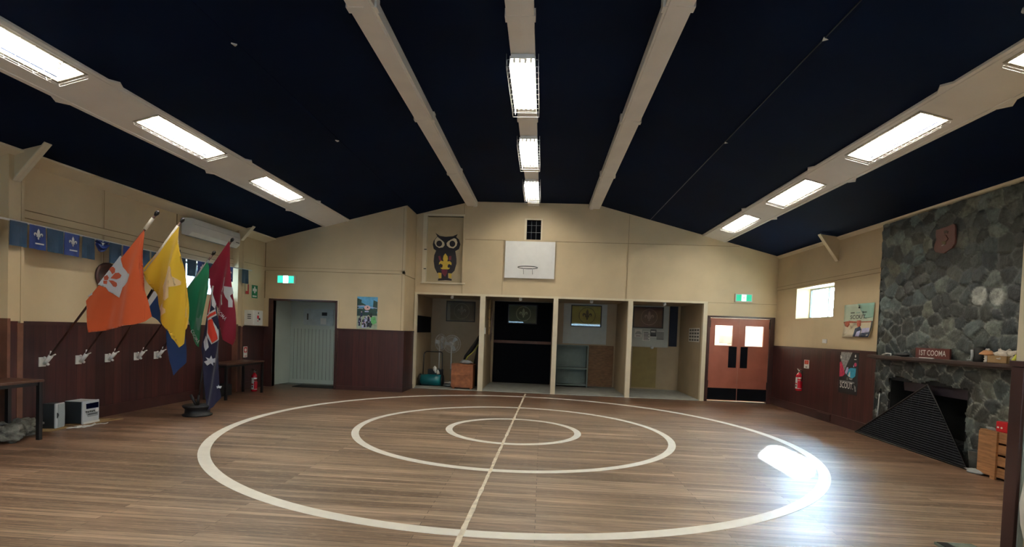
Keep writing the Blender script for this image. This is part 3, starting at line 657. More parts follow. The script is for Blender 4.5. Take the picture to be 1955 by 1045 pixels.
for k in (1, 2): m.tube([(VT[0]+(VT[1]-VT[0])*k/3, YB+.02, VT[2]), (VT[0]+(VT[1]-VT[0])*k/3, YB+.02, VT[3])], .0035, GPLAS, 5)
for z in (.27, .63): m.tube([(VT[0], YB+.02, VT[2]+(VT[3]-VT[2])*(1-z)), (VT[1], YB+.02, VT[2]+(VT[3]-VT[2])*(1-z))], .0035, GPLAS, 5)
obj('wire_grid', m, vt)
bbk = thing('basketball_backboard', 'white rectangular basketball backboard with a bare ring high on the far wall', 'backboard', (-.36, YB, 2.7))
m = MB(); m.box(-.95, .222, YB-.075, YB-.05, 2.71, 3.575, WHITE); obj('board', m, bbk, bevel=.004)
m = MB()
for x in (-.8, .07): m.box(x-.04, x+.04, YB-.05, YB-.014, 2.78, 3.5, BEIGE2)
obj('mounting_batten', m, bbk)
m = MB(); m.tube([(-.395+.225*math.cos(t*math.pi/16), 11.80+.225*math.sin(t*math.pi/16), 2.925) for t in range(33)], .008, BLACK, 8, False); obj('ring', m, bbk)
m = MB()
for x in (-.50, -.29): m.tube([(x, YB-.075, 2.81), (x, 11.98, 2.925)], .006, STEEL, 6)
m.box(-.47, -.32, YB-.085, YB-.075, 2.80, 2.98, WHITE); obj('bracket', m, bbk)

# ------------------------------------------------------------------ signs on the far walls
EXG = emit('backlit_green', srgb(20, 170, 130), .75); EXW = emit('backlit_white', srgb(225, 245, 238), .9)
EXG2 = emit('backlit_green_bright', srgb(50, 205, 160), 1.5); EXW2 = emit('backlit_white_bright', srgb(235, 255, 250), 7.0)
def exit_sign(x0, x1, z0, z1, y, label, gm, wm):
    t = thing('exit_sign', label, 'exit sign', ((x0+x1)/2, y, z0), 'green running man exit signs')
    m = MB(); m.box(x0, x1, y-.06, y, z0, z1, WPLAS); obj('housing', m, t, bevel=.004)
    f = frame_on((x0, y-.06, z0), EX, EZ); w, h = x1-x0, z1-z0
    m = MB(); i = .02
    m.flat(f, [(i, i), (w-i, i), (w-i, h-i), (i, h-i)], gm, .002)
    m.flat(f, [(w*.36, i), (w*.64, i), (w*.64, h-i), (w*.36, h-i)], wm, .003)
    c = w*.5; k = h*.42
    fig = INK if gm is EXG else GREEN
    m.flat(f, ell(c+.02*k/.08, h*.74, .12*k, .12*k, 8), GREEN, .004)
    for q in ([(-.1,.66),(.12,.62),(.05,.25),(-.12,.28)], [(-.12,.30),(.05,.27),(.30,-.05),(.22,-.15)], [(-.10,.32),(0,.25),(-.25,-.25),(-.38,-.22)], [(-.08,.62),(-.05,.52),(-.38,.32),(-.42,.38)], [(.08,.6),(.12,.5),(.38,.42),(.4,.5)]):
        m.flat(f, [(c+a*k, h*.42+bb*k*.62) for a, bb in q], GREEN, .004)
    obj('lit_face', m, t)
    return t
exit_sign(-6.01, -5.60, 2.335, 2.53, YL, 'glowing green exit sign above the open doorway at left', EXG2, EXW2)
exit_sign(4.385, 4.765, 2.325, 2.51, YB, 'green exit sign above the red-brown double doors', EXG, EXW)
for (px, py) in ((975, 0),): pass

# poster with a group of scouts, beside the doorway
SKYB = mat('poster_sky_blue', srgb(96, 170, 214), .5, var=.25, scale=9); TREE = mat('poster_dark_foliage', srgb(34, 66, 62), .5, var=.5, scale=14); GRS = mat('poster_pale_grass', srgb(170, 182, 160), .5, var=.2, scale=14)
NAVYP = mat('poster_navy', srgb(30, 38, 78), .5, var=.4, scale=20); VIO = mat('poster_violet_white', srgb(190, 190, 226), .5, var=.15, scale=20); PNK = mat('poster_pink', srgb(236, 190, 190), .5, var=.1); LIME = mat('poster_lime', srgb(110, 190, 120), .5, var=.3, scale=20)
p0 = aY(681, 628.5, YL); p1 = aY(722.5, 567, YL)
t = thing('group_poster', 'tall colour poster of a crowd under trees, on the cream wall right of the doorway', 'poster', (-3.93, YL, 1.38))
m = MB(); m.box(-4.165, -3.70, YL-.012, YL, 1.385, 2.105, PAPER)
f = frame_on((-4.165, YL-.012, 1.385), EX, EZ); W, Hh = .465, .72
def pp(pts, mm, off): m.flat(f, [(a*W, (1-c)*Hh) for a, c in pts], mm, off)
pp([(0,0),(1,0),(1,1),(0,1)], SKYB, .001); pp([(0,.55),(1,.5),(1,1),(0,1)], GRS, .0015)
pp([(0,.05),(.22,.1),(.2,.18),(.45,.26),(.3,.3),(.1,.28),(0,.5)], TREE, .002); pp([(.8,.1),(1,.15),(1,.45),(.85,.5),(.78,.3)], TREE, .002)
pp([(0,.36),(.3,.34),(.6,.36),(.95,.38),(1,.58),(0,.6)], TREE, .0018)
pp([(.02,.285),(.3,.27),(.98,.34),(.98,.36),(.3,.30),(.02,.31)], VIO, .0025); pp([(.3,.38),(.02,.375),(.02,.36),(.3,.36)], VIO, .0025)
pp(ell(.5, .34, .15, .075), PNK, .003); pp(ell(.52, .325, .035, .02, 10), OWLB, .0035); pp([(.38,.44),(.58,.44),(.58,.475),(.38,.475)], VIO, .003)
rnd = random.Random(2)
for k in range(26):
    x = .08+.62*rnd.random(); y = .52+.36*rnd.random(); q = rnd.choice([NAVYP, VIO, NAVYP, VIO, OWLB])
    pp([(x-.05, y+.09), (x+.05, y+.09), (x+.04, y-.03), (x-.03, y-.04)], q, .0026+k*.00005); pp(ell(x, y-.055, .028, .018, 8), rnd.choice([PNK, VIO, OWLB]), .0042)
pp([(.68,.64),(.9,.6),(.98,.8),(.8,.86),(.7,.78)], LIME, .0045)
pp([(.64,.76),(.78,.84),(.72,.93),(.62,.9)], TREE, .0046)
obj('sheet', m, t)

# ------------------------------------------------------------------ framed pictures and panels in the alcoves
def fleur(m, f, cx, cy, s, mm, off):
    """simple fleur-de-lis"""
    def g(pts): m.flat(f, [(cx+a*s, cy+c*s) for a, c in pts], mm, off)
    g([(0, .95), (.16, .62), (.19, .35), (.10, 0), (.06, -.2), (-.06, -.2), (-.10, 0), (-.19, .35), (-.16, .62)])
    for q in (1, -1):
        pts = [(.10, -.02), (.22, .26), (.42, .40), (.60, .30), (.64, .08), (.52, -.08), (.44, -.04), (.50, .08), (.44, .18), (.34, .14), (.26, -.02), (.22, -.2), (.08, -.2)]
        pts = [(q*a, c) for a, c in pts]
        g(pts if q > 0 else pts[::-1])
    g([(-.26, -.18), (.26, -.18), (.26, -.08), (-.26, -.08)])
    g([(-.06, -.2), (.06, -.2), (.12, -.38), (0, -.56), (-.12, -.38)])
def ringflat(m, f, cx, cy, r, w, mm, off, n=28):
    for k in range(n):
        a = 2*math.pi*k/n; c = 2*math.pi*(k+1)/n
        m.flat(f, [(cx+r*math.cos(a), cy+r*math.sin(a)), (cx+r*math.cos(c), cy+r*math.sin(c)), (cx+(r-w)*math.cos(c), cy+(r-w)*math.sin(c)), (cx+(r-w)*math.cos(a), cy+(r-w)*math.sin(a))], mm, off)
def framed(x0, x1, z0, z1, y, bgc, fgc, label, mat_in=None):
    t = thing('framed_banner', label, 'framed picture', ((x0+x1)/2, y, z0), 'framed emblem banners on the alcove back walls')
    fm = MB(); w = .025
    fm.box(x0, x1, y-.03, y, z0, z0+w, BLACK); fm.box(x0, x1, y-.03, y, z1-w, z1, BLACK); fm.box(x0, x0+w, y-.03, y, z0+w, z1-w, BLACK); fm.box(x1-w, x1, y-.03, y, z0+w, z1-w, BLACK)
    obj('frame', fm, t)
    f = frame_on((x0, y-.012, z0), EX, EZ); m = MB()
    m.box(x0+w, x1-w, y-.012, y, z0+w, z1-w, bgc)
    W, Hh = x1-x0, z1-z0; cx, cy = W*.53, Hh*.52
    ringflat(m, f, cx, cy, Hh*.38, .012, fgc, .001); fleur(m, f, cx, cy-.01, Hh*.34, fgc, .002)
    obj('emblem_cloth', m, t)
    g = MB(); g.box(x0+w, x1-w, y-.022, y-.020, z0+w, z1-w, GLASS); obj('glass', g, t)
yb = YALC
B1 = mat('faded_grey_cloth', srgb(92, 88, 84), .7); B1f = mat('pale_grey_print', srgb(150, 146, 138), .7)
B2 = mat('deep_green_cloth', srgb(24, 62, 48), .7); B2f = mat('pale_green_print', srgb(130, 150, 124), .7)
B3 = mat('mustard_cloth', srgb(176, 158, 66), .7); B3f = mat('dark_olive_print', srgb(54, 48, 30), .7)
B4 = mat('dark_maroon_cloth', srgb(74, 20, 36), .7); B4f = mat('dusty_pink_print', srgb(168, 130, 126), .7)
framed(-2.69, -1.88, 1.665, 2.235, yb, B1, B1f, 'dark framed grey emblem banner in the leftmost alcove')
framed(-.965, -.165, 1.67, 2.20, yb-.035, B2, B2f, 'framed green emblem banner on the black boards of the second alcove')
framed(.76, 1.59, 1.65, 2.24, yb-.015, B3, B3f, 'framed mustard yellow emblem banner in the third alcove')
framed(2.44, 3.25, 1.675, 2.255, yb-.015, B4, B4f, 'framed maroon emblem banner in the rightmost alcove')
# black boards in alcove 2
t = thing('black_board', 'pair of black painted boards with a brown rail filling the second alcove', 'board', (-.54, yb-.03, .02))
m = MB(); m.box(-1.34, .245, yb-.03, yb, 1.20, 2.27, BLACKP); obj('upper_board', m, t)
m = MB(); m.box(-1.34, .245, yb-.03, yb, .03, 1.125, BLACKP); obj('lower_board', m, t)
m = MB(); m.box(-1.34, .245, yb-.05, yb, 1.125, 1.20, WOODEDGE); obj('rail', m, t, label='bare brown timber rail')
WB = mat('grey_white_board', srgb(188, 194, 188), .5, var=.05)
b = MB(); b.box(.56, 1.74, yb-.014, yb, 1.18, 2.275, WB); obj('notice_board', b, label='plain pale grey board behind the mustard banner in the third alcove', cat='board')
# open shelf unit in alcove 3
TEALG = mat('teal_grey_paint', srgb(112, 126, 120), .5, var=.1)
t = thing('shelf_unit', 'low open teal-grey shelf unit at the back of the third alcove', 'shelf', (.84, yb-.35, .02))
x0, x1, y0, y1 = .40, 1.25, yb-.36, yb-.002
for nm, q in (('side_panel', (x0, x0+.02, y0, y1, .02, 1.12)), ('side_panel', (x1-.035, x1, y0, y1, .02, 1.12)), ('top', (x0, x1, y0-.01, y1, 1.12, 1.145)), ('shelf', (x0+.02, x1-.035, y0, y1-.012, .51, .535)), ('shelf', (x0+.02, x1-.035, y0, y1-.012, .06, .085)), ('back_panel', (x0+.02, x1-.035, y1-.012, y1, .085, 1.12))):
    m = MB(); m.box(*q, TEALG); obj(nm, m, t)
CHIP = mat('brown_chipboard', srgb(128, 96, 68), .7, var=.3, scale=9, stretch=(1, 1, 4))
b = MB(); b.box(1.275, 1.95, yb-.05, yb-.01, .03, 1.15, CHIP); obj('chipboard_panel', b, label='brown chipboard sheet leaning beside the teal-grey shelf unit', cat='panel')
# alcove 4 back wall
b = MB(); b.box(2.35, 3.40, yb-.014, yb, 1.175, 2.285, WB)
b.box(2.35, 3.40, yb-.022, yb-.014, 1.165, 1.18, WB)
obj('notice_board', b, label='white board holding the maroon banner and pinned sheets in the rightmost alcove', cat='board')
b = MB(); b.box(3.42, 3.635, yb-.02, yb, 1.20, 2.285, mat('dark_blue_panel', srgb(12, 24, 48), .6)); obj('narrow_board', b, label='narrow dark blue panel right of the white board in the rightmost alcove', cat='panel')
OLV = mat('olive_yellow_panel', srgb(150, 134, 84), .6, var=.1)
b = MB(); b.box(2.47, 3.12, yb-.011, yb-.001, .06, 1.15, OLV); b.box(2.50, 2.52, yb-.014, yb-.01, .06, 1.15, OLV); obj('lower_board', b, label='olive yellow lower panel under the white board in the rightmost alcove', cat='panel')
GREYT = mat('grey_print', srgb(90, 92, 90), .6)
def sheet(x0, x1, z0, z1, y, kind, label, nm='pinned_sheet'):
    m = MB(); m.box(x0, x1, y-.003, y, z0, z1, PAPER); f = frame_on((x0, y-.003, z0), EX, EZ); W, Hh = x1-x0, z1-z0
    if kind == 'rainbow':
        for r in (.42, .30, .18): 
            pts = [(W/2+r*W*math.cos(a*math.pi/10), Hh*.35+r*W*math.sin(a*math.pi/10)) for a in range(11)]+[(W/2+(r-.06)*W*math.cos(a*math.pi/10), Hh*.35+(r-.06)*W*math.sin(a*math.pi/10)) for a in range(10, -1, -1)]
            m.flat(f, pts, GREYT, .001)
        m.flat(f, [(W*.2, Hh*.12), (W*.8, Hh*.12), (W*.8, Hh*.2), (W*.2, Hh*.2)], GREYT, .001)
    elif kind == 'lines':
        for k in range(6): m.flat(f, [(W*.12, Hh*(.9-k*.15)), (W*(.9 if k % 2 else .75), Hh*(.9-k*.15)), (W*(.9 if k % 2 else .75), Hh*(.83-k*.15)), (W*.12, Hh*(.83-k*.15))], GREYT, .001)
    elif kind == 'photo':
        m.flat(f, [(W*.03, Hh*.1), (W*.97, Hh*.1), (W*.97, Hh*.97), (W*.03, Hh*.97)], GREYT, .001); m.flat(f, [(W*.15, Hh*.6), (W*.8, Hh*.6), (W*.8, Hh*.78), (W*.15, Hh*.78)], PAPER, .002); m.flat(f, [(W*.1, Hh*.2), (W*.9, Hh*.2), (W*.9, Hh*.3), (W*.1, Hh*.3)], INK, .002)
    elif kind == 'grey': m.flat(f, [(0, 0), (W, 0), (W, Hh*.92), (0, Hh*.92)], mat('grey_sheet', srgb(150, 152, 146), .6), .001); m.flat(f, [(0, 0), (W, 0), (W, Hh*.06), (0, Hh*.06)], INK, .002)
    obj(nm, m, label=label, cat='sheet', group='sheets pinned under the maroon banner')
ys = yb-.0145
sheet(2.50, 2.70, 1.42, 1.64, ys, 'rainbow', 'pinned sheet with a rainbow arch, leftmost complete sheet under the maroon banner')
sheet(2.72, 2.92, 1.33, 1.59, ys, 'lines', 'pinned sheet of printed lines, between the rainbow sheet and the dark photo sheet')
sheet(2.91, 3.09, 1.43, 1.655, ys-.004, 'photo', 'dark photo sheet pinned under the maroon banner')
sheet(3.09, 3.28, 1.38, 1.61, ys, 'grey', 'plain grey sheet pinned right of the dark photo sheet')
# small white fitting below the board
b = MB(); b.lathe((2.98, yb-.02, 1.155), [(.045, 0), (.045, .02), (.03, .045)], WPLAS, 16, (0, -1, 0)); obj('wall_switch', b, label='small round white fitting at the lower edge of the white board', cat='fitting')
# notices on right partition of alcove 4
m = MB(); f0 = frame_on((3.703, 13.3, 1.45), -EY, EZ)
m.box(3.700, 3.704, 12.42, 13.30, 1.36, 1.70, PAPER)
for i in range(4):
    for j in range(4): m.box(3.698, 3.700, 12.46+i*.21, 12.46+i*.21+.15, 1.385+j*.08, 1.385+j*.08+.045, GREYT)
obj('notice_sheet', m, label='cluster of printed notices on the right side wall of the rightmost alcove', cat='notice')
# dark square board on left side wall of alcove 1
b = MB(); b.box(-3.093, -3.06, 12.42, 13.95, 1.34, 1.76, BLACKP); obj('dark_board', b, label='dark blue-black board on the left side wall of the leftmost alcove', cat='board')
# ceiling spotlights in alcoves
for i, (px, py, lb) in enumerate(((864, 566, 'small white spotlight at the top of the leftmost alcove'), (994, 569.5, 'small white spotlight at the top of the second alcove'), (1129, 576, 'small white spotlight at the top of the third alcove'), (1268, 580, 'small white spotlight at the top front of the rightmost alcove'))):
    v = aY(px, py, YB+.25)
    t = thing('spotlight', lb, 'spotlight', (v.x, YB+.25, 2.29), 'spotlights at the tops of the alcoves')
    m = MB(); m.lathe((v.x, YB+.25, 2.29), [(.045, 0), (.045, -.015), (.012, -.02)], WPLAS, 16); obj('ceiling_rose', m, t)
    m = MB(); m.lathe((v.x, YB+.22, 2.25), [(.03, -.04), (.038, .0), (.038, .05), (.02, .06)], WPLAS, 16, (0, -.7, -.7)); obj('lamp_head', m, t)

# ------------------------------------------------------------------ things in alcove 1
TEAL = mat('teal_plastic', srgb(0, 104, 112), .35, var=.08)
t = thing('lawn_roller', 'teal cylinder roller with a black push handle in the leftmost alcove', 'roller', (-2.75, 12.72, .018))
m = MB(); m.lathe((-3.0, 12.72, .165), [(.10, 0), (.135, .02), (.135, .50), (.10, .52)], TEAL, 28, (1, 0, 0)); obj('drum', m, t)
for x in (-3.04, -2.48):
    m = MB(); m.lathe((x, 12.72, .165), [(.13, 0), (.147, .01), (.147, .04), (.13, .05)], BLACK, 24, (1, 0, 0)); obj('end_wheel', m, t)
m = MB(); m.tube([(-2.94, 12.68, .30), (-2.97, 12.85, .78), (-2.95, 12.88, .84), (-2.91, 12.89, .865), (-2.55, 12.89, .865), (-2.51, 12.88, .84), (-2.50, 12.85, .78), (-2.46, 12.68, .30)], .013, BLACK, 10); obj('handle', m, t)
m = MB(); m.box(-2.85, -2.50, 12.80, 13.05, .28, .42, BLACK); obj('grass_box', m, t)
b = MB(); b.ball((-2.66, 12.74, .45), .05, WPLAS, 12, (1.0, .8, 1.2), .5, 1); b.ball((-2.64, 12.74, .38), .03, WPLAS, 10, (1, 1, 1.5), .3, 4); obj('white_glove', b, label='crumpled white glove lying on the teal roller, left one of two', cat='glove')
b = MB(); b.tube([(-2.585, 12.76, .42), (-2.58, 12.76, .36), (-2.57, 12.75, .31)], [.012, .035, .04], WPLAS, 10); obj('white_bottle', b, label='small white cone-topped bottle on the teal roller, right of the white glove', cat='bottle')
def fan(x, y, z, yaw, R, label):
    t = thing('pedestal_fan', label, 'fan', (x, y, .018), 'pedestal fans in the leftmost alcove')
    n = Vector((math.sin(yaw), -math.cos(yaw), 0)); a = n.cross(EZ).normalized(); c = Vector((x, y, z))-n*-.0
    m = MB(); m.lathe((x, y, .018), [(.17, 0), (.17, .015), (.06, .03), (.02, .05)], WPLAS, 24); obj('base', m, t)
    m = MB(); m.tube([(x, y, .06), (x, y, z-.12)], .012, GPLAS, 10); m.tube([(x, y, .4), (x, y, z-.10)], .016, WPLAS, 10); obj('pole', m, t)
    m = MB(); m.lathe(c-n*.14, [(.03, 0), (.055, .02), (.055, .10), (.03, .12)], WPLAS, 18, n); m.tube([(x, y, z-.12), c-n*.09], .02, WPLAS, 8); obj('motor', m, t)
    m = MB()
    for off, rr in ((0.0, R*.35), (.02, R*.7), (-.02, R*.98), (.0, R), (-.05, R*.8)):
        m.tube([c+n*(.05+off)+(a*math.cos(k*math.pi/12)+EZ*math.sin(k*math.pi/12))*rr for k in range(25)], .003, WPLAS, 4, False)
    for k in range(36):
        q = a*math.cos(k*math.pi/18)+EZ*math.sin(k*math.pi/18)
        m.tube([c+n*.09+q*.03, c+n*.085+q*R*.6, c+n*.05+q*R, c-n*.02+q*R*.7, c-n*.03+q*.05], .0018, WPLAS, 3, False)
    m.lathe(c+n*.08, [(.035, 0), (.035, .012)], WPLAS, 14, n); obj('cage', m, t)
    m = MB()
    BL = mat('translucent_fan_blade', srgb(200, 205, 205), .3, var=.03)
    for k in range(3):
        t0 = k*2*math.pi/3; pts = []
        for rr, w in ((.03, .2), (R*.5, .42), (R*.85, .38), (R*.88, -.1), (R*.5, -.3), (.03, -.3)):
            q = a*math.cos(t0+w)+EZ*math.sin(t0+w); pts.append(c+n*(.03+.02*w)+q*rr)
        m.prism(pts, n*.003, BL)
    obj('blades', m, t)
fan(-2.72, 13.55, 1.09, 1.05, .225, 'white pedestal fan turned sideways, the left one of the two fans')
fan(-2.38, 13.45, 1.06, .35, .235, 'white pedestal fan facing the room, the right one of the two fans')
t = thing('wooden_crate', 'orange-brown wooden crate standing in the leftmost alcove opening', 'crate', (-1.88, 12.45, .018))
OSB = mat('orange_plywood', srgb(150, 92, 58), .6, var=.35, scale=10)
for nm, q in (('front_panel', (-2.155, -1.63, 12.26, 12.275, .05, .60)), ('back_panel', (-2.155, -1.63, 12.615, 12.63, .05, .60)), ('side_panel', (-2.155, -2.14, 12.275, 12.615, .05, .60)), ('side_panel', (-1.645, -1.63, 12.275, 12.615, .05, .60)), ('bottom', (-2.14, -1.645, 12.275, 12.615, .05, .065)), ('lid', (-2.165, -1.62, 12.25, 12.64, .60, .615))):
    m = MB(); m.box(*q, OSB); obj(nm, m, t)
for x in (-2.12, -1.70):
    m = MB(); m.box(x, x+.05, 12.27, 12.62, .018, .05, OSB); obj('skid', m, t)
for z in (.07, .34, .555):
    m = MB(); m.box(-2.155, -1.63, 12.245, 12.26, z, z+.035, OSB); obj('slat', m, t)
b = MB(); b.ball((-1.82, 12.42, .665), .10, GPLAS, 14, (1.4, 1, .5), .6, 2); obj('grey_cloth', b, label='crumpled grey cloth on top of the orange-brown crate', cat='cloth')
BKP = mat('black_nylon', srgb(16, 16, 18), .6); YLW = mat('yellow_green_piping', srgb(190, 190, 70), .5)
t = thing('padded_bag', 'long black bag with yellow piping leaning in the corner behind the crate', 'bag', (-1.75, 12.9, .018))
A = Vector((-2.02, 13.0, .35)); Bp = Vector((-1.53, 13.0, 1.42))
m = MB(); m.tube([Vector((-1.66, 13.0, .04)), Vector((-1.62, 13.0, .5)), Vector((-1.57, 13.0, 1.0)), Bp], [.11, .12, .08, .03], BKP, 14); obj('body', m, t)
m = MB(); m.tube([A+Vector((0, 0, .18)), A+Vector((.1, 0, .42)), Vector((-1.72, 12.98, 1.05)), Bp], [.012, .05, .055, .02], BKP, 10); obj('flap', m, t)
m = MB(); m.tube([A+Vector((.02, -.05, .2)), A+Vector((.15, -.06, .42)), Vector((-1.70, 12.92, .92)), Vector((-1.58, 12.92, 1.12))], .012, YLW, 6); obj('piping', m, t)
b = MB(); b.ball((-2.30, 12.62, .06), .07, GALV, 12, (1.5, 1, .6), .4, 5); obj('tool_bag', b, label='small grey-black lump on the alcove floor between roller and crate', cat='bag')
# ropes in alcove 2
ROPE = mat('tan_rope', srgb(160, 136, 96), .8, var=.2, scale=30); ROPE2 = mat('grey_rope', srgb(112, 98, 96), .8, var=.2, scale=30)
def rope(y, z0, z1, mm, label, seed):
    r = random.Random(seed); m = MB(); x = -1.365+.03
    m.tube([(-1.405, y, z1+.02), (-1.34, y, z1+.02), (-1.335, y, z1+.05)], .005, BLACK, 6)
    for k in range(6):
        w = .05+r.uniform(-.015, .03); zz = z0+r.uniform(-.03, .1)
        m.tube([(x+r.uniform(-.01, .02), y, z1), (x+r.uniform(0, .03), y-w, (z1+zz)/2+.1), (x, y-w*.7, zz+.05), (x, y, zz), (x+.01, y+w*.7, zz+.05), (x+r.uniform(0, .03), y+w, (z1+zz)/2+.1), (x, y, z1)], .007, mm, 6, False)
    m.tube([(x, y-.05, z0+.2), (x+.03, y, z0+.18), (x, y+.05, z0+.2)], .012, mm, 6)
    obj('rope_hank', m, label=label, cat='rope', group='rope hanks on the alcove partition')
rope(12.75, 1.75, 2.2, ROPE, 'tan rope hank hanging at the top of the second alcove left side', 1)
rope(12.75, 1.35, 1.72, ROPE, 'tan knotted rope hank hanging below another on the second alcove side', 2)
rope(13.25, 1.20, 2.0, ROPE2, 'long grey-violet rope hank hanging deeper in the second alcove', 3)
b = MB(); b.box(-1.395, -1.37, YB+.11, YB+.17, 1.37, 1.52, WPLAS); obj('light_switch', b, label='small white switch plate on the left pillar of the second alcove', cat='switch')
# passage notice
b = MB(); b.box(-5.78, -5.05, 12.128, 12.149, 1.42, 1.82, mat('passage_sheet', srgb(186, 200, 202), .5)); b.box(-5.33, -5.2, 12.126, 12.128, 1.66, 1.74, INK); b.box(-5.7, -5.66, 12.126, 12.128, 1.55, 1.7, GREYT); b.box(-5.36, -5.22, 12.126, 12.128, 1.45, 1.6, PAPER)
obj('notice_board', b, label='pale notice board on the passage wall seen through the open doorway', cat='notice board')
MAT_ = mat('black_coir_mat', srgb(24, 26, 28), .9, var=.3, scale=30, bump=.4)
b = MB(); b.box(-5.65, -4.62, 11.36, 11.80, 0, .018, MAT_); obj('door_mat', b, label='black mat on the floor of the open doorway', cat='mat', bevel=.006)
b = MB(); b.box(-6.28, -5.0, 11.82, 12.11, 0, .006, mat('grey_green_lino', srgb(96, 108, 104), .5)); obj('floor_lino', b, label='grey-green lino strip on the passage floor behind the black mat', cat='floor covering')

# ------------------------------------------------------------------ left wall things
# air conditioner
t = thing('air_conditioner', 'long white wall air conditioner unit above the left window', 'air conditioner', (-6.2, 9.5, 2.9))
y0, y1 = 8.58, 9.98
m = MB(); XA = XL+.014
m.prism([(XA, y0, 2.93), (XL+.15, y0, 2.91), (XL+.215, y0, 2.97), (XL+.225, y0, 3.10), (XL+.21, y0, 3.21), (XA, y0, 3.22)], (0, y1-y0, 0), WPLAS); obj('casing', m, t, bevel=.006)
m = MB(); m.prism([(XL+.05, y0+.06, 2.921), (XL+.14, y0+.06, 2.908), (XL+.14, y0+.06, 2.900), (XL+.05, y0+.06, 2.913)], (0, y1-y0-.12, 0), GPLAS); obj('louvre', m, t)
m = MB(); m.box(XL+.21, XL+.229, y1-.14, y1-.04, 3.0, 3.012, DPLAS); m.box(XL+.212, XL+.228, y0+.04, y1-.04, 3.105, 3.108, GPLAS); obj('front_panel', m, t)
# bunting
BN = [mat('navy_pennant', srgb(16, 44, 112), .6, var=.12), mat('teal_navy_pennant', srgb(6, 46, 76), .6, var=.25, scale=4)]
bt = thing('bunting', 'string of rectangular navy blue pennants along the left wall', 'bunting', (XL+.165, 7.5, 2.55))
XBU = XL+.165
def yy(px, py): return aX(px, py, XBU).y
def zz_(y):      # height of the string, sagging gently between posts
    return 2.525 if y < 5.8 else 2.525-.03*math.sin((y-5.8)/4.6*math.pi)
m = MB(); m.tube([(XBU+.0, y, zz_(y)) for y in np.linspace(4.2, 10.5, 22)], .014, WPLAS, 6); obj('string', m, bt)
edges = [(17,50.5),(54.5,85),(88,119.5),(121.7,150.5),(156,179),(181,206),(208,231)]
ys_ = [(4.9, 5.15), (5.2, 5.44)]+[(yy(a, 440), yy(c, 450)) for a, c in edges]
yc = ys_[-1][1]+.03; w = .235
while yc < 9.72: ys_.append((yc, yc+w)); yc += w+.035
ys_.append((10.14, 10.36))
for i, (ya, yb_) in enumerate(ys_):
    if 5.5 < ya < 5.9: zt_x = XBU+.04
    logo = i % 2 == 1 if i < 9 else i % 3 == 0
    m = MB(); mm = BN[0] if logo else BN[1]; n = 6; v = []; fcs = []
    crump = (i == 7)
    for a in range(n+1):
        for c in range(n+1):
            y = ya+(yb_-ya)*a/n; h = .285 if not crump else .13
            x = XBU+.012+.010*math.sin(a*1.3+i*2)*c/n
            zt = zz_(y)-.004
            if crump: h = .07+.09*math.sin(math.pi*a/n); x += .02*math.sin(c*2)
            v.append((x, y, zt-h*c/n))
    for a in range(n):
        for c in range(n): fcs.append((a*(n+1)+c, (a+1)*(n+1)+c, (a+1)*(n+1)+c+1, a*(n+1)+c+1))
    m.add(v, fcs, mm)
    if logo or crump:
        f = frame_on((XBU+.02, ya, zz_(ya)-.285), EY, EZ); s = .09 if not crump else .05
        cy0 = .16 if not crump else .24
        fleur(m, f, (yb_-ya)/2, cy0, s, WPLAS, .004)
        if not crump: m.flat(f, [(.06, .055), (.17, .055), (.17, .072), (.06, .072)], WPLAS, .004)
    obj('pennant', m, bt, solid=.002)
# round dark plaque behind the orange flag
DKR = mat('dark_varnished_round', srgb(66, 38, 34), .35, var=.3)
t = thing('round_plaque', 'round dark brown wall plaque half hidden behind the orange flag', 'plaque', (XL, 7.02, 1.8))
c = aX(199, 528, XL)
m = MB(); m.lathe((XL+.005, c.y+.03, c.z), [(.17, 0), (.20, .01), (.20, .03), (.165, .04), (.15, .03), (.001, .03)], DKR, 32, (1, 0, 0)); obj('disc', m, t)
# flag holders, poles and flags
FY = [6.12, 6.63, 7.10, 7.63, 8.04]
hold = ['white wall bracket holding the orange flag, nearest the bench', 'white wall bracket holding the yellow flag', 'white wall bracket holding the blue flag', 'white wall bracket holding the green flag', 'white wall bracket holding the maroon flag, nearest the far table']
tips = [(296,412), (345,425), (338,485), (405.5,487), (441,462)]
POLES = []
for i, y in enumerate(FY):
    tp = aY(*tips[i], y); bt_ = Vector((XL+.10, y, .90)); d = (tp-bt_).normalized()
    bs = bt_-d*.06; POLES.append((bs, tp))
    if i == 0:
        t = thing('flag_bracket', hold[0], 'bracket', (XL+.022, y, .80), 'white flag pole brackets on the wainscot'); t0 = t
        m = MB(); m.box(XL+.022, XL+.035, y-.055, y+.035, .79, .91, WPLAS); obj('back_plate', m, t, bevel=.003)
        dd = (Vector((-4.84, y, 2.72))-bt_).normalized(); s0 = Vector((XL+.05, y, .82)); 
        m = MB(); m.tube([s0, s0+dd*.14], [.022, .026], WPLAS, 12); obj('socket', m, t)
        m = MB(); m.ball(s0+Vector((-.0, .0, .085)), .016, WPLAS, 8); m.ball(s0+Vector((.045, 0, .0)), .018, WPLAS, 8); obj('thumb_screw', m, t)
        m = MB()
        for q in (-1, 1): m.tube([s0+dd*.12, s0+dd*.19+Vector((.02*q, .012*q, -.02*q))], .008, WPLAS, 6)
        obj('clamp_tip', m, t)
    else: dup(t0, (XL+.022, y, .80), hold[i])
POLEM = mat('dark_wooden_pole', srgb(70, 40, 32), .45, var=.2); POLEW = mat('white_pole_sleeve', srgb(226, 218, 200), .5)
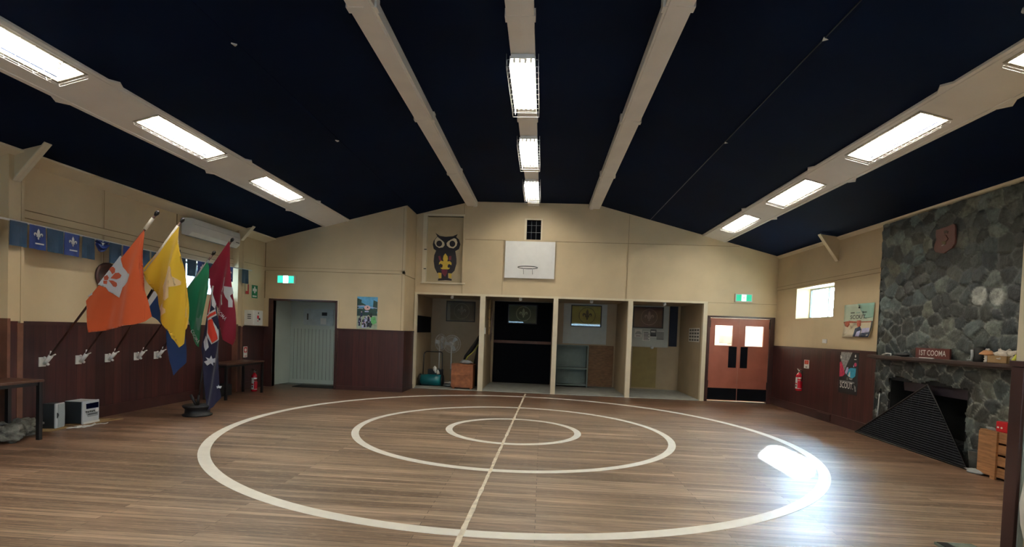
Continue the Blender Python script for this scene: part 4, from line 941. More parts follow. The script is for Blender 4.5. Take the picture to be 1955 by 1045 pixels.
def grid_poly(pts2, mapf, step, mm, mb, off=0.0):
    bm = bmesh.new(); vs = [bm.verts.new((a, 0, c)) for a, c in pts2]; bm.faces.new(vs); bmesh.ops.triangulate(bm, faces=bm.faces[:])
    xs = [p[0] for p in pts2]; zs = [p[1] for p in pts2]
    x = math.floor(min(xs)/step)*step
    while x < max(xs):
        x += step; bmesh.ops.bisect_plane(bm, geom=bm.verts[:]+bm.edges[:]+bm.faces[:], plane_co=(x, 0, 0), plane_no=(1, 0, 0))
    z = math.floor(min(zs)/step)*step
    while z < max(zs):
        z += step; bmesh.ops.bisect_plane(bm, geom=bm.verts[:]+bm.edges[:]+bm.faces[:], plane_co=(0, 0, z), plane_no=(0, 0, 1))
    bmesh.ops.triangulate(bm, faces=bm.faces[:]); bm.verts.index_update(); bm.faces.index_update()
    mb.add([mapf(v.co.x, v.co.z, off) for v in bm.verts], [[q.index for q in f.verts] for f in bm.faces], mm, True); bm.free()
def mk_fold(bs, tp, amp, k, ph, yb):
    d = tp-bs
    def mf(x, z, off):
        # distance below the pole line drives how loose the cloth hangs
        zp = bs.z+(x-bs.x)/d.x*d.z
        lo = min(1.0, max(0.0, (zp-z)/.45))
        s = (x-.15*z)
        y = yb-.017+amp*lo*math.sin(k*s+ph)+amp*.25*lo*math.sin(k*2.3*s+ph*1.7)
        return Vector((x, y-off, z))
    return mf
def flagthing(i, name, label, layers, amp=.045, k=17, ph=0, pole_w=None, y=None, hem=None):
    y = FY[i] if y is None else y; bs, tp = POLES[i]
    t = thing(name, label, 'flag', bs)
    m = MB(); m.tube([bs, tp], .0135, POLEM, 10); pl = obj('pole', m, t)
    m = MB(); d = (tp-bs).normalized(); m.tube([tp, tp+d*.035, tp+d*.06, tp+d*.075], [.014, .026, .022, .006], BLACK, 10); obj('finial', m, t)
    onpole = lambda p: bs+d*((p-bs).dot(d))
    mf = mk_fold(bs, tp, amp, k, ph, y)
    m = MB()
    for n, (mm, pts, off) in enumerate(layers):
        P = [(lambda v: (v.x, v.z))(aY(px, py, y)) for px, py in pts]
        for sg in ((1,) if off == 0 else (1, -1)): grid_poly(P, mf, .022, mm, m, off*1.5*sg)
    cl = obj('cloth', m, t)
    if pole_w:
        a, c = (onpole(aY(*q, y)) for q in pole_w); 
        m = MB(); m.tube([a, c], .021, POLEW, 10); obj('sleeve', m, t, label='white pole sleeve')
    if hem:
        a, c = (onpole(aY(*q, y)) for q in hem[:2])
        m = MB(); m.tube([a, c], [.019, .019], hem[2], 10); obj('hem', m, t)
    return t, m, mf
ORG = clothmat('orange_cloth', srgb(222, 98, 50)); YEL = clothmat('yellow_cloth', srgb(236, 196, 52), .3); BLU = clothmat('blue_cloth', srgb(14, 52, 108)); GRN = clothmat('green_cloth', srgb(20, 122, 84), .4); MAR = clothmat('maroon_cloth', srgb(132, 14, 46), .3); NVY = clothmat('navy_cloth', srgb(8, 13, 58), .08)
WCL = clothmat('white_print', srgb(226, 232, 240), .2); ORGD = clothmat('orange_print', srgb(206, 96, 66), .2); PEA = clothmat('peach_print', srgb(244, 214, 160), .2); RCL = clothmat('red_print', srgb(226, 64, 44), .2); GRL = clothmat('pale_green_print_cloth', srgb(96, 150, 134), .2)
def c4(pts): return [(150+a/4.02, 400+c/4.02) for a, c in pts]
def c5(pts): return [(270+a/4.352, 400+c/4.352) for a, c in pts]
def c6(pts): return [(250+a/4.75, 600+c/4.75) for a, c in pts]
# orange flag
orange = c4([(512,160),(520,190),(490,250),(494,480),(510,640),(535,760),(550,822),(500,860),(440,885),(300,910),(180,930),(100,945),(85,830),(65,705)])
flagthing(0, 'orange_flag', 'orange flag with a white star-shaped fleur emblem on a slanting wall pole', [
    (ORG, orange, 0),
    (WCL, c4([(333,355),(338,400),(350,445),(385,480),(400,495),(425,500),(430,515),(415,560),(385,580),(350,600),(335,640),(320,680),(290,655),(250,628),(230,632),(215,600),(185,582),(158,580)]), .004),
    (ORGD, c4([(262,445),(280,442),(294,458),(290,485),(270,500),(262,480),(248,465)]), .008),
    (ORGD, c4([(255,530),(290,490),(320,488),(341,508),(330,528),(300,538)]), .008),
    (ORGD, c4([(240,545),(270,548),(300,565),(303,585),(290,598),(268,592),(280,572),(262,560)]), .008),
    (ORGD, c4([(205,548),(232,550),(226,575),(205,572)]), .008),
    (ORGD, c4([(208,520),(235,505),(245,525),(235,545),(212,545)]), .008),
    (WCL, c4([(80,668),(118,638),(118,655),(95,670)]), .004)], .06, 11, 1.0, ((277.5,438),(293,417)))
flagthing(1, 'yellow_flag', 'yellow flag with a pale printed emblem, white sleeve on its slanting pole', [
    (YEL, c5([(325,140),(332,250),(345,450),(362,620),(375,800),(400,970),(345,1005)])+c6([(472,150),(475,265),(420,305),(365,220),(350,130)])+c5([(245,1000),(215,920),(160,800),(168,720),(100,660),(75,560),(15,500)]), 0),
    (PEA, c5([(262,480),(280,478),(288,500),(288,560),(310,580),(328,600),(325,625),(300,640),(270,650),(245,640),(235,665),(250,700),(262,735),(240,762),(212,745),(200,700),(205,655),(185,640),(205,600),(240,590),(245,560),(243,505)]), .004),
    (PEA, c5([(175,800),(205,780),(215,810),(240,830),(240,860),(205,890),(195,850),(160,830)]), .004)], .065, 15, 2.2, ((272.5,514),(341,432)))
flagthing(2, 'blue_flag', 'blue flag with white and black hoist stripes hanging low behind the yellow flag', [
    (BLU, c4([(545,765),(612,650),(700,560),(760,560),(800,760),(800,900)])+c6([(420,160),(490,300),(490,440),(430,500),(385,560),(365,420),(360,250),(350,160)])+c4([(700,930),(625,880),(540,800)]), 0),
    (WCL, c4([(522,735),(588,628),(610,650),(542,765)]), .005), (BLACKP, c4([(516,705),(572,612),(584,625),(524,722)]), .01)], .05, 14, .4)
flagthing(3, 'green_flag', 'green flag lettered along its lower edge, lit from the window behind', [
    (GRN, c5([(550,440),(570,470),(578,560),(580,650),(555,780),(520,950)])+c6([(655,160),(640,300),(600,270),(560,215),(540,190),(530,130)])+c5([(400,980),(395,900),(388,780),(378,665)]), 0),
    (GRL, c5([(455,900),(490,905),(520,870),(525,930),(505,1010),(475,1000)]), .004)], .045, 19, 1.2, hem=((358,551),(399,497),GPLAS))
flagthing(4, 'maroon_flag', 'maroon flag with white emblem on the slanting pole nearest the corner', [
    (MAR, c5([(735,262),(742,330),(750,450),(770,650),(775,830),(775,1000)])+c6([(935,100),(940,230),(905,285),(850,230),(848,100)])+c5([(690,950),(640,870),(600,770),(575,620),(570,500)]), 0),
    (WCL, c5([(700,640),(735,645),(772,650),(774,700),(755,720),(768,760),(764,815),(740,815),(740,760),(715,730),(700,690)]), .004),
    (WCL, c5([(690,568),(706,565),(704,610),(692,660),(680,690),(668,680),(690,630)]), .004), (WCL, c5([(650,705),(680,715),(690,790),(680,800),(672,745)]), .004)], .05, 16, 2.6)
# lettering on green and maroon flags: follows the cloth
def cloth_text(flagname, i, txt, p0, p1, hpx, mm, fold):
    y = FY[i]; bs, tp = POLES[i]; mf = mk_fold(bs, tp, *fold, y)
    a = aY(*p0, y); c = aY(*p1, y); u = (c-a); ln = u.length; u = u.normalized(); w = Vector((-u.z, 0, u.x)); 
    h = hpx/FPX*y
    vs, fs = textmesh(txt, 'LEFT'); wid = max(v[0] for v in vs)
    o = bpy.data.objects[flagname]; cl = [q for q in o.children if q.name.startswith('cloth')][0]
    m = cl.data; m.materials.append(mm); mi = len(m.materials)-1
    bm = bmesh.new(); bm.from_mesh(m); org = ROOT[o.name]
    for sg in (1,):
        nv = []
        for v in vs:
            q = a+u*(v[0]/wid*ln)+w*(v[1]*h)
            nv.append(bm.verts.new(mf(q.x, q.z, .012*sg)-org))
        for f in fs:
            try: fc = bm.faces.new([nv[k] for k in f]); fc.material_index = mi
            except ValueError: pass
    bm.to_mesh(m); bm.free()
cloth_text('green_flag', 3, 'COOMA', (363, 631), (386, 655), 8.5, WCL, (.045, 19, 1.2))
cloth_text('maroon_flag', 4, 'COOMA', (415, 589), (436, 611), 8.0, WCL, (.05, 16, 2.6))
# floor standing national flag
stx, sty = -5.20, 7.50
SB = mat('black_rubber', srgb(20, 22, 26), .5, var=.2)
t = thing('flag_stand', 'heavy round black floor stand holding the national flag pole', 'flag stand', (stx, sty, 0))
m = MB(); m.lathe((stx, sty, 0), [(.20, 0), (.205, .02), (.17, .035), (.165, .10), (.20, .135), (.205, .155), (.19, .16), (.03, .155)], SB, 40); obj('base', m, t)
d0 = (aY(406, 548, sty)-Vector((stx+.01, sty, .16))).normalized()
m = MB(); m.tube([Vector((stx, sty, .15)), Vector((stx, sty, .15))+d0*.16], .02, SB, 10); m.tube([(stx-.02, sty, .15), (stx-.10, sty-.02, .31)], .02, SB, 10); obj('socket', m, t)
bs = Vector((stx+.01, sty, .17)); tp = aY(406.5, 546, sty); bs_t = (bs, tp); POLES.append(bs_t); FY.append(sty)
t = thing('national_flag', 'navy national flag with union cross and white stars on the floor stand pole', 'flag', bs)
m = MB(); m.tube([bs, bs+(tp-bs)*.42], .013, BLACK, 10); obj('pole', m, t)
m = MB(); m.tube([bs+(tp-bs)*.42, tp], .013, STEEL, 10); obj('upper_pole', m, t, label='silver upper half of the pole')
mf = mk_fold(bs, tp, .03, 22, .8, sty)
m = MB()
UJ = c5([(598,690),(606,650),(628,780),(632,900)])+c6([(790,110),(796,232),(735,275),(700,200),(690,120)])+c5([(560,900)])
lay = [(NVY, c5([(590,650),(600,650),(630,800),(635,1000)])+c6([(795,230),(810,440),(820,760),(760,840),(680,890),(670,640),(658,420),(645,310)])+c5([(530,1000),(555,850)]), 0),
 (WCL, c5([(600,650),(606,690),(580,860),(562,880),(575,760),(590,650)]), .003),
 (RCL, c5([(575,770),(590,690),(595,720),(585,800),(572,850),(560,870)]), .006),
 (WCL, c5([(600,700),(606,690),(628,790),(620,830),(600,800)]), .0025),
 (WCL, c5([(552,880),(622,828),(630,880),(558,925)]), .003), (RCL, c5([(555,890),(624,845),(628,868),(558,912)]), .006),
 (WCL, c5([(560,905),(590,900),(635,1000),(640,1050)])+c6([(796,232),(735,275),(700,195),(705,130)]), .003),
 (RCL, c5([(572,920),(600,910)])+c6([(765,130),(784,225),(742,262),(712,170),(712,60)]), .006),
 (NVY, c6([(760,20),(782,60),(786,150),(776,110)]), .007),
 (WCL, c6([(690,195),(705,210),(700,250),(715,300),(690,335),(672,300),(668,250)]), .004)]
def starp(cx, cy, R, r, n, rot=0): return [(cx+(R if k % 2 == 0 else r)*math.sin(rot+math.pi*k/n), cy-(R if k % 2 == 0 else r)*math.cos(rot+math.pi*k/n)) for k in range(2*n)]
lay += [(WCL, starp(402.6, 689.5, 10.5, 4.6, 7, .1), .004), (WCL, starp(420.6, 738.5, 4.2, 1.8, 5), .004)]
for mm, pts, off in lay:
    P = [(lambda v: (v.x, v.z))(aY(px, py, sty)) for px, py in pts]
    for sg in ((1,) if off == 0 else (1, -1)): grid_poly(P, mf, .022, mm, m, off*1.5*sg)
obj('cloth', m, t)

# benches / tables
def table(x0, x1, y0, y1, zt, name, label, cat):
    t = thing(name, label, cat, ((x0+x1)/2, (y0+y1)/2, 0))
    m = MB(); m.box(x0, x1, y0, y1, zt-.03, zt, mat('brown_laminate', srgb(84, 56, 46), .28, var=.15)); obj('top', m, t, bevel=.006)
    m = MB(); i = .03
    m.box(x0+i, x1-i, y0+i, y0+i+.02, zt-.07, zt-.03, BLACK); m.box(x0+i, x1-i, y1-i-.02, y1-i, zt-.07, zt-.03, BLACK); m.box(x0+i, x0+i+.02, y0+i+.02, y1-i-.02, zt-.07, zt-.03, BLACK); m.box(x1-i-.02, x1-i, y0+i+.02, y1-i-.02, zt-.07, zt-.03, BLACK); obj('rail', m, t)
    for a in (x0+.01, x1-.05):
        for c in (y0+.01, y1-.05):
            m = MB(); m.box(a, a+.04, c, c+.04, 0, zt-.03, BLACK); obj('leg', m, t)
table(-6.18, -5.735, 4.35, 5.60, .70, 'bench_table', 'low brown laminate table cut by the left edge of the photo', 'table')
table(-6.16, -5.70, 9.0, 10.27, .665, 'bench_table', 'low brown laminate table behind the national flag by the left wall', 'table')
b = MB(); b.box(-6.26, -6.06, 9.35, 9.75, 0, .22, BKP); obj('black_box', b, label='black box on the floor under the low table by the left wall', cat='box', bevel=.01)

# stereo, speaker, cardboard mats, cable
CARD = mat('brown_cardboard', srgb(150, 122, 84), .8, var=.12)
b = MB(); b.prism([(-6.27, 5.90, 0), (-6.04, 5.96, 0), (-6.03, 6.24, 0), (-6.25, 6.34, 0)], (0, 0, .006), CARD); obj('cardboard_sheet', b, label='flat cardboard piece under the small speaker', cat='cardboard')
b = MB(); b.prism([(-6.27, 6.36, 0), (-6.02, 6.42, 0), (-5.92, 6.95, 0), (-6.26, 6.9, 0)], (0, 0, .006), CARD); obj('cardboard_sheet', b, label='flat cardboard piece under the stereo unit', cat='cardboard')
SIL = mat('silver_plastic', srgb(196, 202, 206), .35, var=.04)
t = thing('stereo_speaker', 'small grey-sided stereo speaker with silver front near the left wall', 'speaker', (-6.18, 6.02, .006))
def rotbox(m, c, ang, x0, x1, y0, y1, z0, z1, mm):
    vs = [(x0,y0,z0),(x1,y0,z0),(x1,y1,z0),(x0,y1,z0),(x0,y0,z1),(x1,y0,z1),(x1,y1,z1),(x0,y1,z1)]
    ca, sa = math.cos(ang), math.sin(ang)
    vs = [(c[0]+a*ca-bb*sa, c[1]+a*sa+bb*ca, c[2]+z) for a, bb, z in vs]
    m.add(vs, [(0,3,2,1),(4,5,6,7),(0,1,5,4),(1,2,6,5),(2,3,7,6),(3,0,4,7)], mm)
# local x = out of the front (towards the room), local y = along the wall
cs = (-6.15, 6.195, .006); an = math.radians(12)
m = MB(); rotbox(m, cs, an, -.13, .0, -.075, .075, 0, .315, DPLAS); obj('cabinet', m, t, bevel=.004)
m = MB(); rotbox(m, cs, an, .0, .022, -.08, .08, 0, .318, SIL); fp = obj('front_baffle', m, t, bevel=.008)
ux = Vector((math.cos(an), math.sin(an), 0)); uy = Vector((-math.sin(an), math.cos(an), 0)); co = Vector(cs)+ux*.022
m = MB(); f = (co, uy, EZ); m.prism([co+uy*a+EZ*c for a, c in ((-.045, .012), (.07, .012), (.075, .16), (.07, .305), (-.045, .305))], ux*.006, mat('grey_speaker_cloth', srgb(168, 178, 182), .8, var=.05, scale=60)); obj('grille', m, t)
m = MB(); m.prism([co+uy*a+EZ*c for a, c in ((-.062, .13), (-.045, .15), (-.035, .165), (-.045, .19), (-.062, .20))], ux*.008, DPLAS); obj('badge', m, t)
t = thing('stereo_unit', 'silver-fronted compact stereo unit on the floor by the left wall', 'stereo', (-6.10, 6.6, .006))
cs = Vector((-6.06, 6.553, .006)); an = math.radians(1)
m = MB(); rotbox(m, cs, an, -.235, 0, -.125, .125, .012, .30, DPLAS); obj('body', m, t, bevel=.004)
m = MB(); rotbox(m, cs, an, -.235, 0, -.12, .12, .3, .304, SIL); obj('top_panel', m, t)
m = MB(); rotbox(m, cs, an, 0, .02, -.13, .13, .0, .308, SIL); obj('fascia', m, t, bevel=.005)
ux = Vector((math.cos(an), math.sin(an), 0)); uy = Vector((-math.sin(an), math.cos(an), 0)); co = cs+ux*.02
def fpoly(pts, d, mm): 
    q = MB(); q.prism([co+uy*a+EZ*c for a, c in pts], ux*d, mm); return q
obj('display', fpoly([(-.075, .20), (.115, .20), (.115, .275), (-.08, .27)], .004, mat('blue_black_display', srgb(8, 12, 40), .15)), t)
obj('disc_slot', fpoly([(-.05, .118), (.10, .118), (.10, .130), (-.05, .130)], .002, INK), t)
obj('button_panel', fpoly([(-.095, .175), (-.05, .09), (.11, .09), (.12, .175)], .001, GPLAS), t)
for k in range(5):
    q = MB(); q.lathe(co+uy*(-.075+.03*k)+EZ*(.163-.004*(k % 2)), [(.010, 0), (.010, .006)], DPLAS, 10, ux); obj('button', q, t)
q = MB(); q.lathe(co+uy*.085+EZ*.172, [(.026, 0), (.026, .012), (.02, .016)], WPLAS, 18, ux); obj('volume_knob', q, t)
obj('foot_strip', fpoly([(-.128, .003), (.128, .003), (.128, .028), (-.128, .028)], .012, WPLAS), t)
m = MB(); rnd = random.Random(8); pts = []
for k in range(40):
    a = k*.55; pts.append((-5.93+.05*math.sin(a)+k*.0015, 6.28+.16*math.cos(a*.6)+.004*k, .010+.004*(k % 3)))
m.tube(pts, .004, WPLAS, 5); obj('audio_cable', m, label='thin pale cable coiled on the floor in front of the stereo unit', cat='cable')
b = MB(); b.box(-6.02, -5.98, 6.28, 6.36, .0, .012, WPLAS); b.box(-6.03, -5.99, 6.18, 6.25, 0, .010, WPLAS); obj('cable_plug', b, label='small white plug lying left of the stereo unit', cat='plug')

# signs left wall
RTR = frame_on((XL+.022, 0, 0), EY, EZ)
def wallsign_left(y0, y1, z0, z1, draw, nm, label, cat, x=XL):
    m = MB(); m.box(x, x+.006, y0, y1, z0, z1, WPLAS); f = frame_on((x+.006, y0, z0), EY, EZ); draw(m, f, y1-y0, z1-z0); return obj(nm, m, label=label, cat=cat)
def rect(m, f, a, c, d, e, mm, off=.001): m.flat(f, [(a, c), (d, c), (d, e), (a, e)], mm, off)
def dfa(m, f, W, Hh):
    rect(m, f, 0, 0, W, Hh, GREEN); rect(m, f, W*.38, Hh*.38, W*.62, Hh*.90, WPLAS, .002); rect(m, f, W*.15, Hh*.53, W*.85, Hh*.74, WPLAS, .0022); rect(m, f, W*.15, Hh*.10, W*.85, Hh*.2, WPLAS, .002)
wallsign_left(10.79, 11.02, 1.97, 2.25, dfa, 'first_aid_sign', 'green sign with a white first aid cross near the far left corner', 'sign')
def dre(m, f, W, Hh): rect(m, f, 0, 0, W, Hh, mat('cream_sign', srgb(220, 200, 160), .5)); rect(m, f, 0, 0, W, Hh*.3, RED, .002); rect(m, f, W*.6, 0, W, Hh, RED, .0015)
wallsign_left(10.56, 10.68, 2.04, 2.25, dre, 'red_edged_sign', 'small cream and red sign left of the green first aid sign', 'sign')
def dex(m, f, W, Hh):
    rect(m, f, W*.1, Hh*.45, W*.9, Hh*.95, RED); m.flat(f, ell(W*.5, Hh*.68, W*.25, Hh*.16, 10), WPLAS, .002); rect(m, f, W*.2, Hh*.08, W*.8, Hh*.14, RED)
wallsign_left(10.50, 10.64, .69, .92, dex, 'extinguisher_sign', 'small white and red extinguisher sign on the far left wainscot above the table', 'sign', XL+.022)
t = thing('first_aid_box', 'white wall cabinet with small red marks on top of the far left wainscot', 'cabinet', (XL+.15, 11.0, 1.37))
bx0, bx1, by0, by1 = XL+.0, XL+.20, 10.46, 10.96
pA = aX(484, 592, XL+.2); pB = aX(501, 624, XL+.2)
by0, by1 = pA.y, pB.y
m = MB(); m.box(bx0, bx1, by0, by1, 1.375, 1.70, WPLAS); obj('cabinet_body', m, t, bevel=.004)
f = frame_on((bx1, by0, 1.375), EY, EZ); m = MB(); W, Hh = by1-by0, .325
m.box(bx1, bx1+.008, by0+.01, by1-.01, 1.385, 1.69, WPLAS); f = frame_on((bx1+.008, by0, 1.375), EY, EZ)
rect(m, f, W*.36, Hh*.45, W*.55, Hh*.66, RED); rect(m, f, W*.52, Hh*.36, W*.7, Hh*.5, INK); rect(m, f, W*.4, Hh*.26, W*.5, Hh*.34, RED); rect(m, f, W*.45, Hh*.76, W*.55, Hh*.88, GREYT); obj('door', m, t)
f = frame_on((bx0, by0, 1.375), EX, EZ); m = MB()
for k in range(3): rect(m, f, .07, .22-k*.04, .15, .24-k*.04, GREYT, .001)
obj('side_label', m, t)
def extinguisher(c, h, r, nm_label, ang, hang=False):
    t = thing('fire_extinguisher', nm_label, 'fire extinguisher', c, 'red fire extinguishers')
    c = Vector(c); m = MB(); REDS = mat('extinguisher_red', srgb(196, 20, 44), .25, var=.03, coat=.3)
    m.lathe(c, [(r*.85, 0), (r, .015), (r, h*.66), (r*.9, h*.72), (r*.45, h*.79), (r*.3, h*.80), (r*.3, h*.84)], REDS, 28)
    obj('cylinder', m, t)
    m = MB(); v = []; fcs = []; n = 10
    for k in range(n+1):
        a = ang-1.1+2.2*k/n
        for z in (h*.10, h*.62): v.append((c.x+(r+.0015)*math.cos(a), c.y+(r+.0015)*math.sin(a), c.z+z))
    for k in range(n): fcs.append((2*k, 2*k+2, 2*k+3, 2*k+1))
    m.add(v, fcs, WPLAS)
    def patch(a0, a1, z0, z1, mm):
        v = []; q = 6
        for k in range(q+1):
            a = ang+a0+(a1-a0)*k/q
            for z in (z0, z1): v.append((c.x+(r+.0025)*math.cos(a), c.y+(r+.0025)*math.sin(a), c.z+z*h))
        m.add(v, [(2*k, 2*k+2, 2*k+3, 2*k+1) for k in range(q)], mm)
    patch(-.15, 1.1, .48, .56, RED); patch(-.1, 1.1, .12, .46, REDS); patch(-1.1, -.2, .30, .36, RED); patch(-.8, -.4, .18, .26, INK)
    obj('label_band', m, t)
    m = MB(); m.lathe(c+Vector((0, 0, h*.84)), [(.018, 0), (.022, .01), (.022, .04), (.012, .05)], STEEL, 14)
    d = Vector((math.cos(ang+.9), math.sin(ang+.9), 0))
    m.tube([c+Vector((0, 0, h*.9)), c+Vector((0, 0, h*.95))-d*.06], .008, BLACK, 6); m.tube([c+Vector((0, 0, h*.95)), c+Vector((0, 0, h*1.0))-d*.07], .008, BLACK, 6); obj('valve', m, t)
    m = MB(); m.tube([c+Vector((0, 0, h*.88)), c+Vector((0, 0, h*.97))+d*.05, c+Vector((0, 0, h*.93))+d*.09, c+Vector((0, 0, h*.75))+d*(r+.03), c+Vector((0, 0, h*.45))+d*(r+.02)], .009, BLACK, 8); obj('hose', m, t)
    return t
extinguisher((-5.96, 10.36, 0), .47, .06, 'red fire extinguisher standing on the floor under the far left table', -1.1)
# ------------------------------------------------------------------ right wall things
def onR(px, py): v = aX(px, py, XR); return v.y, v.z
t = thing('scout_poster', 'pale teal and sand poster lettered SCOUT with curling edges on the right wall', 'poster', (XR, 9.1, 1.57))
m = MB(); n = 10; v = []; fcs = []
y0, y1, z0, z1 = 9.50, 8.67, 1.575, 2.14
def cur(a, c): # a across 0..1 (left to right), c down 0..1
    x = XR-.008-.045*(max(0, c-.6)/.4)**2*(.4+.6*a)-.03*(max(0, a-.75)/.25)**2*c
    return Vector((x, y0+(y1-y0)*a-.0, z1-(z1-z0)*c))
def cpoly(pts, mm, off):
    # polygons on the curled sheet, split finely so they follow the curl
    grid_poly(pts, lambda a, c, o: cur(a, c)+Vector((-o, 0, 0)), .1, mm, m, off)
TEALP = mat('poster_pale_teal', srgb(158, 200, 184), .5, var=.15, scale=3); SAND = mat('poster_sand', srgb(214, 204, 178), .5, var=.1, scale=8); BRK = mat('poster_brick', srgb(176, 92, 70), .5, var=.3, scale=30); NVP = mat('poster_dark_blue', srgb(30, 46, 76), .5, var=.4, scale=20)
cpoly([(0,0),(1,0),(1,1),(0,1)], SAND, 0); cpoly([(0,0),(1,0),(1,.55),(0,.55)], mat('poster_mint', srgb(196, 212, 190), .5, var=.1, scale=4), .001)
cpoly([(.45,0),(1,0),(1,.42),(.72,.45),(.6,.2)], TEALP, .002)
cpoly([(0,.53),(.2,.5),(.5,.54),(1,.53),(1,.56),(0,.57)], BRK, .0025)
cpoly([(.02,.56),(.2,.54),(.22,.62),(.16,.7),(.05,.66)], BRK, .003); cpoly([(.46,.5),(.6,.5),(.6,.66),(.52,.72),(.47,.64)], BRK, .003)
cpoly([(.42,.74),(.58,.68),(.64,.78),(.62,.99),(.4,.99)], NVP, .0035); cpoly([(.64,.88),(1,.84),(1,1),(.62,1)], NVP, .004); cpoly([(.95,.54),(1,.53),(1,.88),(.94,.85)], INK, .0042)
cpoly([(.64,.74),(.9,.72),(.93,.86),(.66,.88)], VIO, .003); cpoly([(.5,.84),(.62,.8),(.62,.98),(.48,.98)], VIO, .0045); cpoly([(.84,.93),(.94,.92),(.94,.95),(.84,.96)], PAPER, .005)
vs, fs = textmesh('SCOUT.', 'CENTER')
m.add([cur(.5+q[0]*.115, .40-q[1]*.125)+Vector((-.004, 0, 0)) for q in vs], fs, INK)
for a in (.26, .44, .66):
    for k in range(5): cpoly([(a+k*.028-.02, .24), (a+k*.028-.004, .24), (a+k*.028-.004, .28), (a+k*.028-.02, .28)], INK if a != .44 else TEALP, .004)
cpoly([(.51,.08),(.54,.10),(.53,.14),(.50,.14),(.49,.10)], INK, .004)
obj('sheet', m, t, solid=.001)
t = thing('scout_poster', 'tall dark poster of a climber in blue lettered SCOUT on the right wainscot', 'poster', (XR-.022, 9.2, .57))
m = MB(); y0, y1, z0, z1 = 9.52, 8.98, .585, 1.325; xw = XR-.022
m.box(xw-.004, xw, y1, y0, z0, z1, INK); f = frame_on((xw-.004, y0, z1), -EY, EZ); W, Hh = y0-y1, z1-z0
def q2(pts, mm, off): m.flat(f, [(a*W, -c*Hh) for a, c in reversed(pts)], mm, off)
ROCK = mat('poster_rock', srgb(150, 152, 150), .5, var=.4, scale=25); CY_ = mat('poster_cyan', srgb(60, 160, 190), .5, var=.3, scale=20); PKR = mat('poster_pink_red', srgb(190, 50, 84), .5, var=.3, scale=20)
q2([(.05,0),(.68,0),(.5,.2),(.36,.36),(.28,.47),(.1,.3),(.03,.18)], ROCK, .001); q2([(0,.28),(.08,.24),(.2,.36),(.32,.54),(.2,.6),(.02,.62)], PKR, .002)
q2([(.32,.5),(.4,.38),(.48,.37),(.5,.44),(.4,.55)], VIO, .0025); q2([(.5,.42),(.62,.38),(.78,.38),(.9,.38),(.88,.56),(.74,.62),(.55,.6),(.45,.56)], CY_, .003)
q2(ell(.86, .295, .07, .045, 12), PKR, .0035); q2([(.76,.3),(.8,.34),(.78,.36),(.75,.35)], VIO, .004); q2([(.55,.5),(.6,.46),(.62,.6),(.5,.58)], PAPER, .004)
q2([(.42,.62),(.52,.6),(.52,.68),(.42,.68)], GREYT, .003); q2([(.55,.62),(.75,.62),(.72,.66),(.6,.66)], ROCK, .003)
q2([(.84,.06),(.88,.10),(.84,.14),(.80,.10)], PAPER, .004); q2([(.78,.17),(.9,.17),(.9,.185),(.78,.185)], PAPER, .004); q2([(.03,.1),(.1,.14),(.1,.18),(.03,.18)], PAPER, .004)
for k in range(13): q2([(.06+k*.062, .70), (.105+k*.062, .70), (.105+k*.062, .735), (.06+k*.062, .735)], ROCK, .004)
m.text(f, 'SCOUT.', .115, PAPER, (W*.44, -Hh*.81), .004, sx=.72)
q2([(.84,.76),(.92,.8),(.96,.9),(.9,.92)], ROCK, .003)
obj('sheet', m, t)
b = MB(); b.box(XR-.012, XR, 10.02, 10.17, 1.45, 1.525, WPLAS); b.box(XR-.016, XR-.012, 10.07, 10.12, 1.475, 1.50, WHITE); obj('light_switch', b, label='small white switch on the cream right wall under the window', cat='switch', bevel=.003)
m = MB(); xw = XR-.022; m.box(xw-.004, xw, 10.58, 10.77, .93, 1.10, WPLAS); f = frame_on((xw-.004, 10.77, .93), -EY, EZ)
rect(m, f, .02, .085, .17, .16, RED); m.flat(f, ell(.095, .12, .045, .03, 12), mat('sign_orange', srgb(214, 120, 90), .5), .002); rect(m, f, .06, .02, .13, .035, INK)
obj('extinguisher_sign', m, label='small white and red extinguisher sign on the dark right wainscot', cat='sign')
extinguisher((XR-.13, 10.72, .47), .44, .062, 'red and white fire extinguisher hung on the dark right wainscot', math.radians(225))
b = MB(); b.box(XR-.065, XR-.045, 9.68, 10.14, .03, .15, WTRIM)
for k in range(4): b.box(XR-.07, XR-.065, 9.70, 10.12, .045+k*.026, .052+k*.026, BLACK)
obj('floor_vent', b, label='brown slotted vent set in the baseboard below the climber poster', cat='vent')

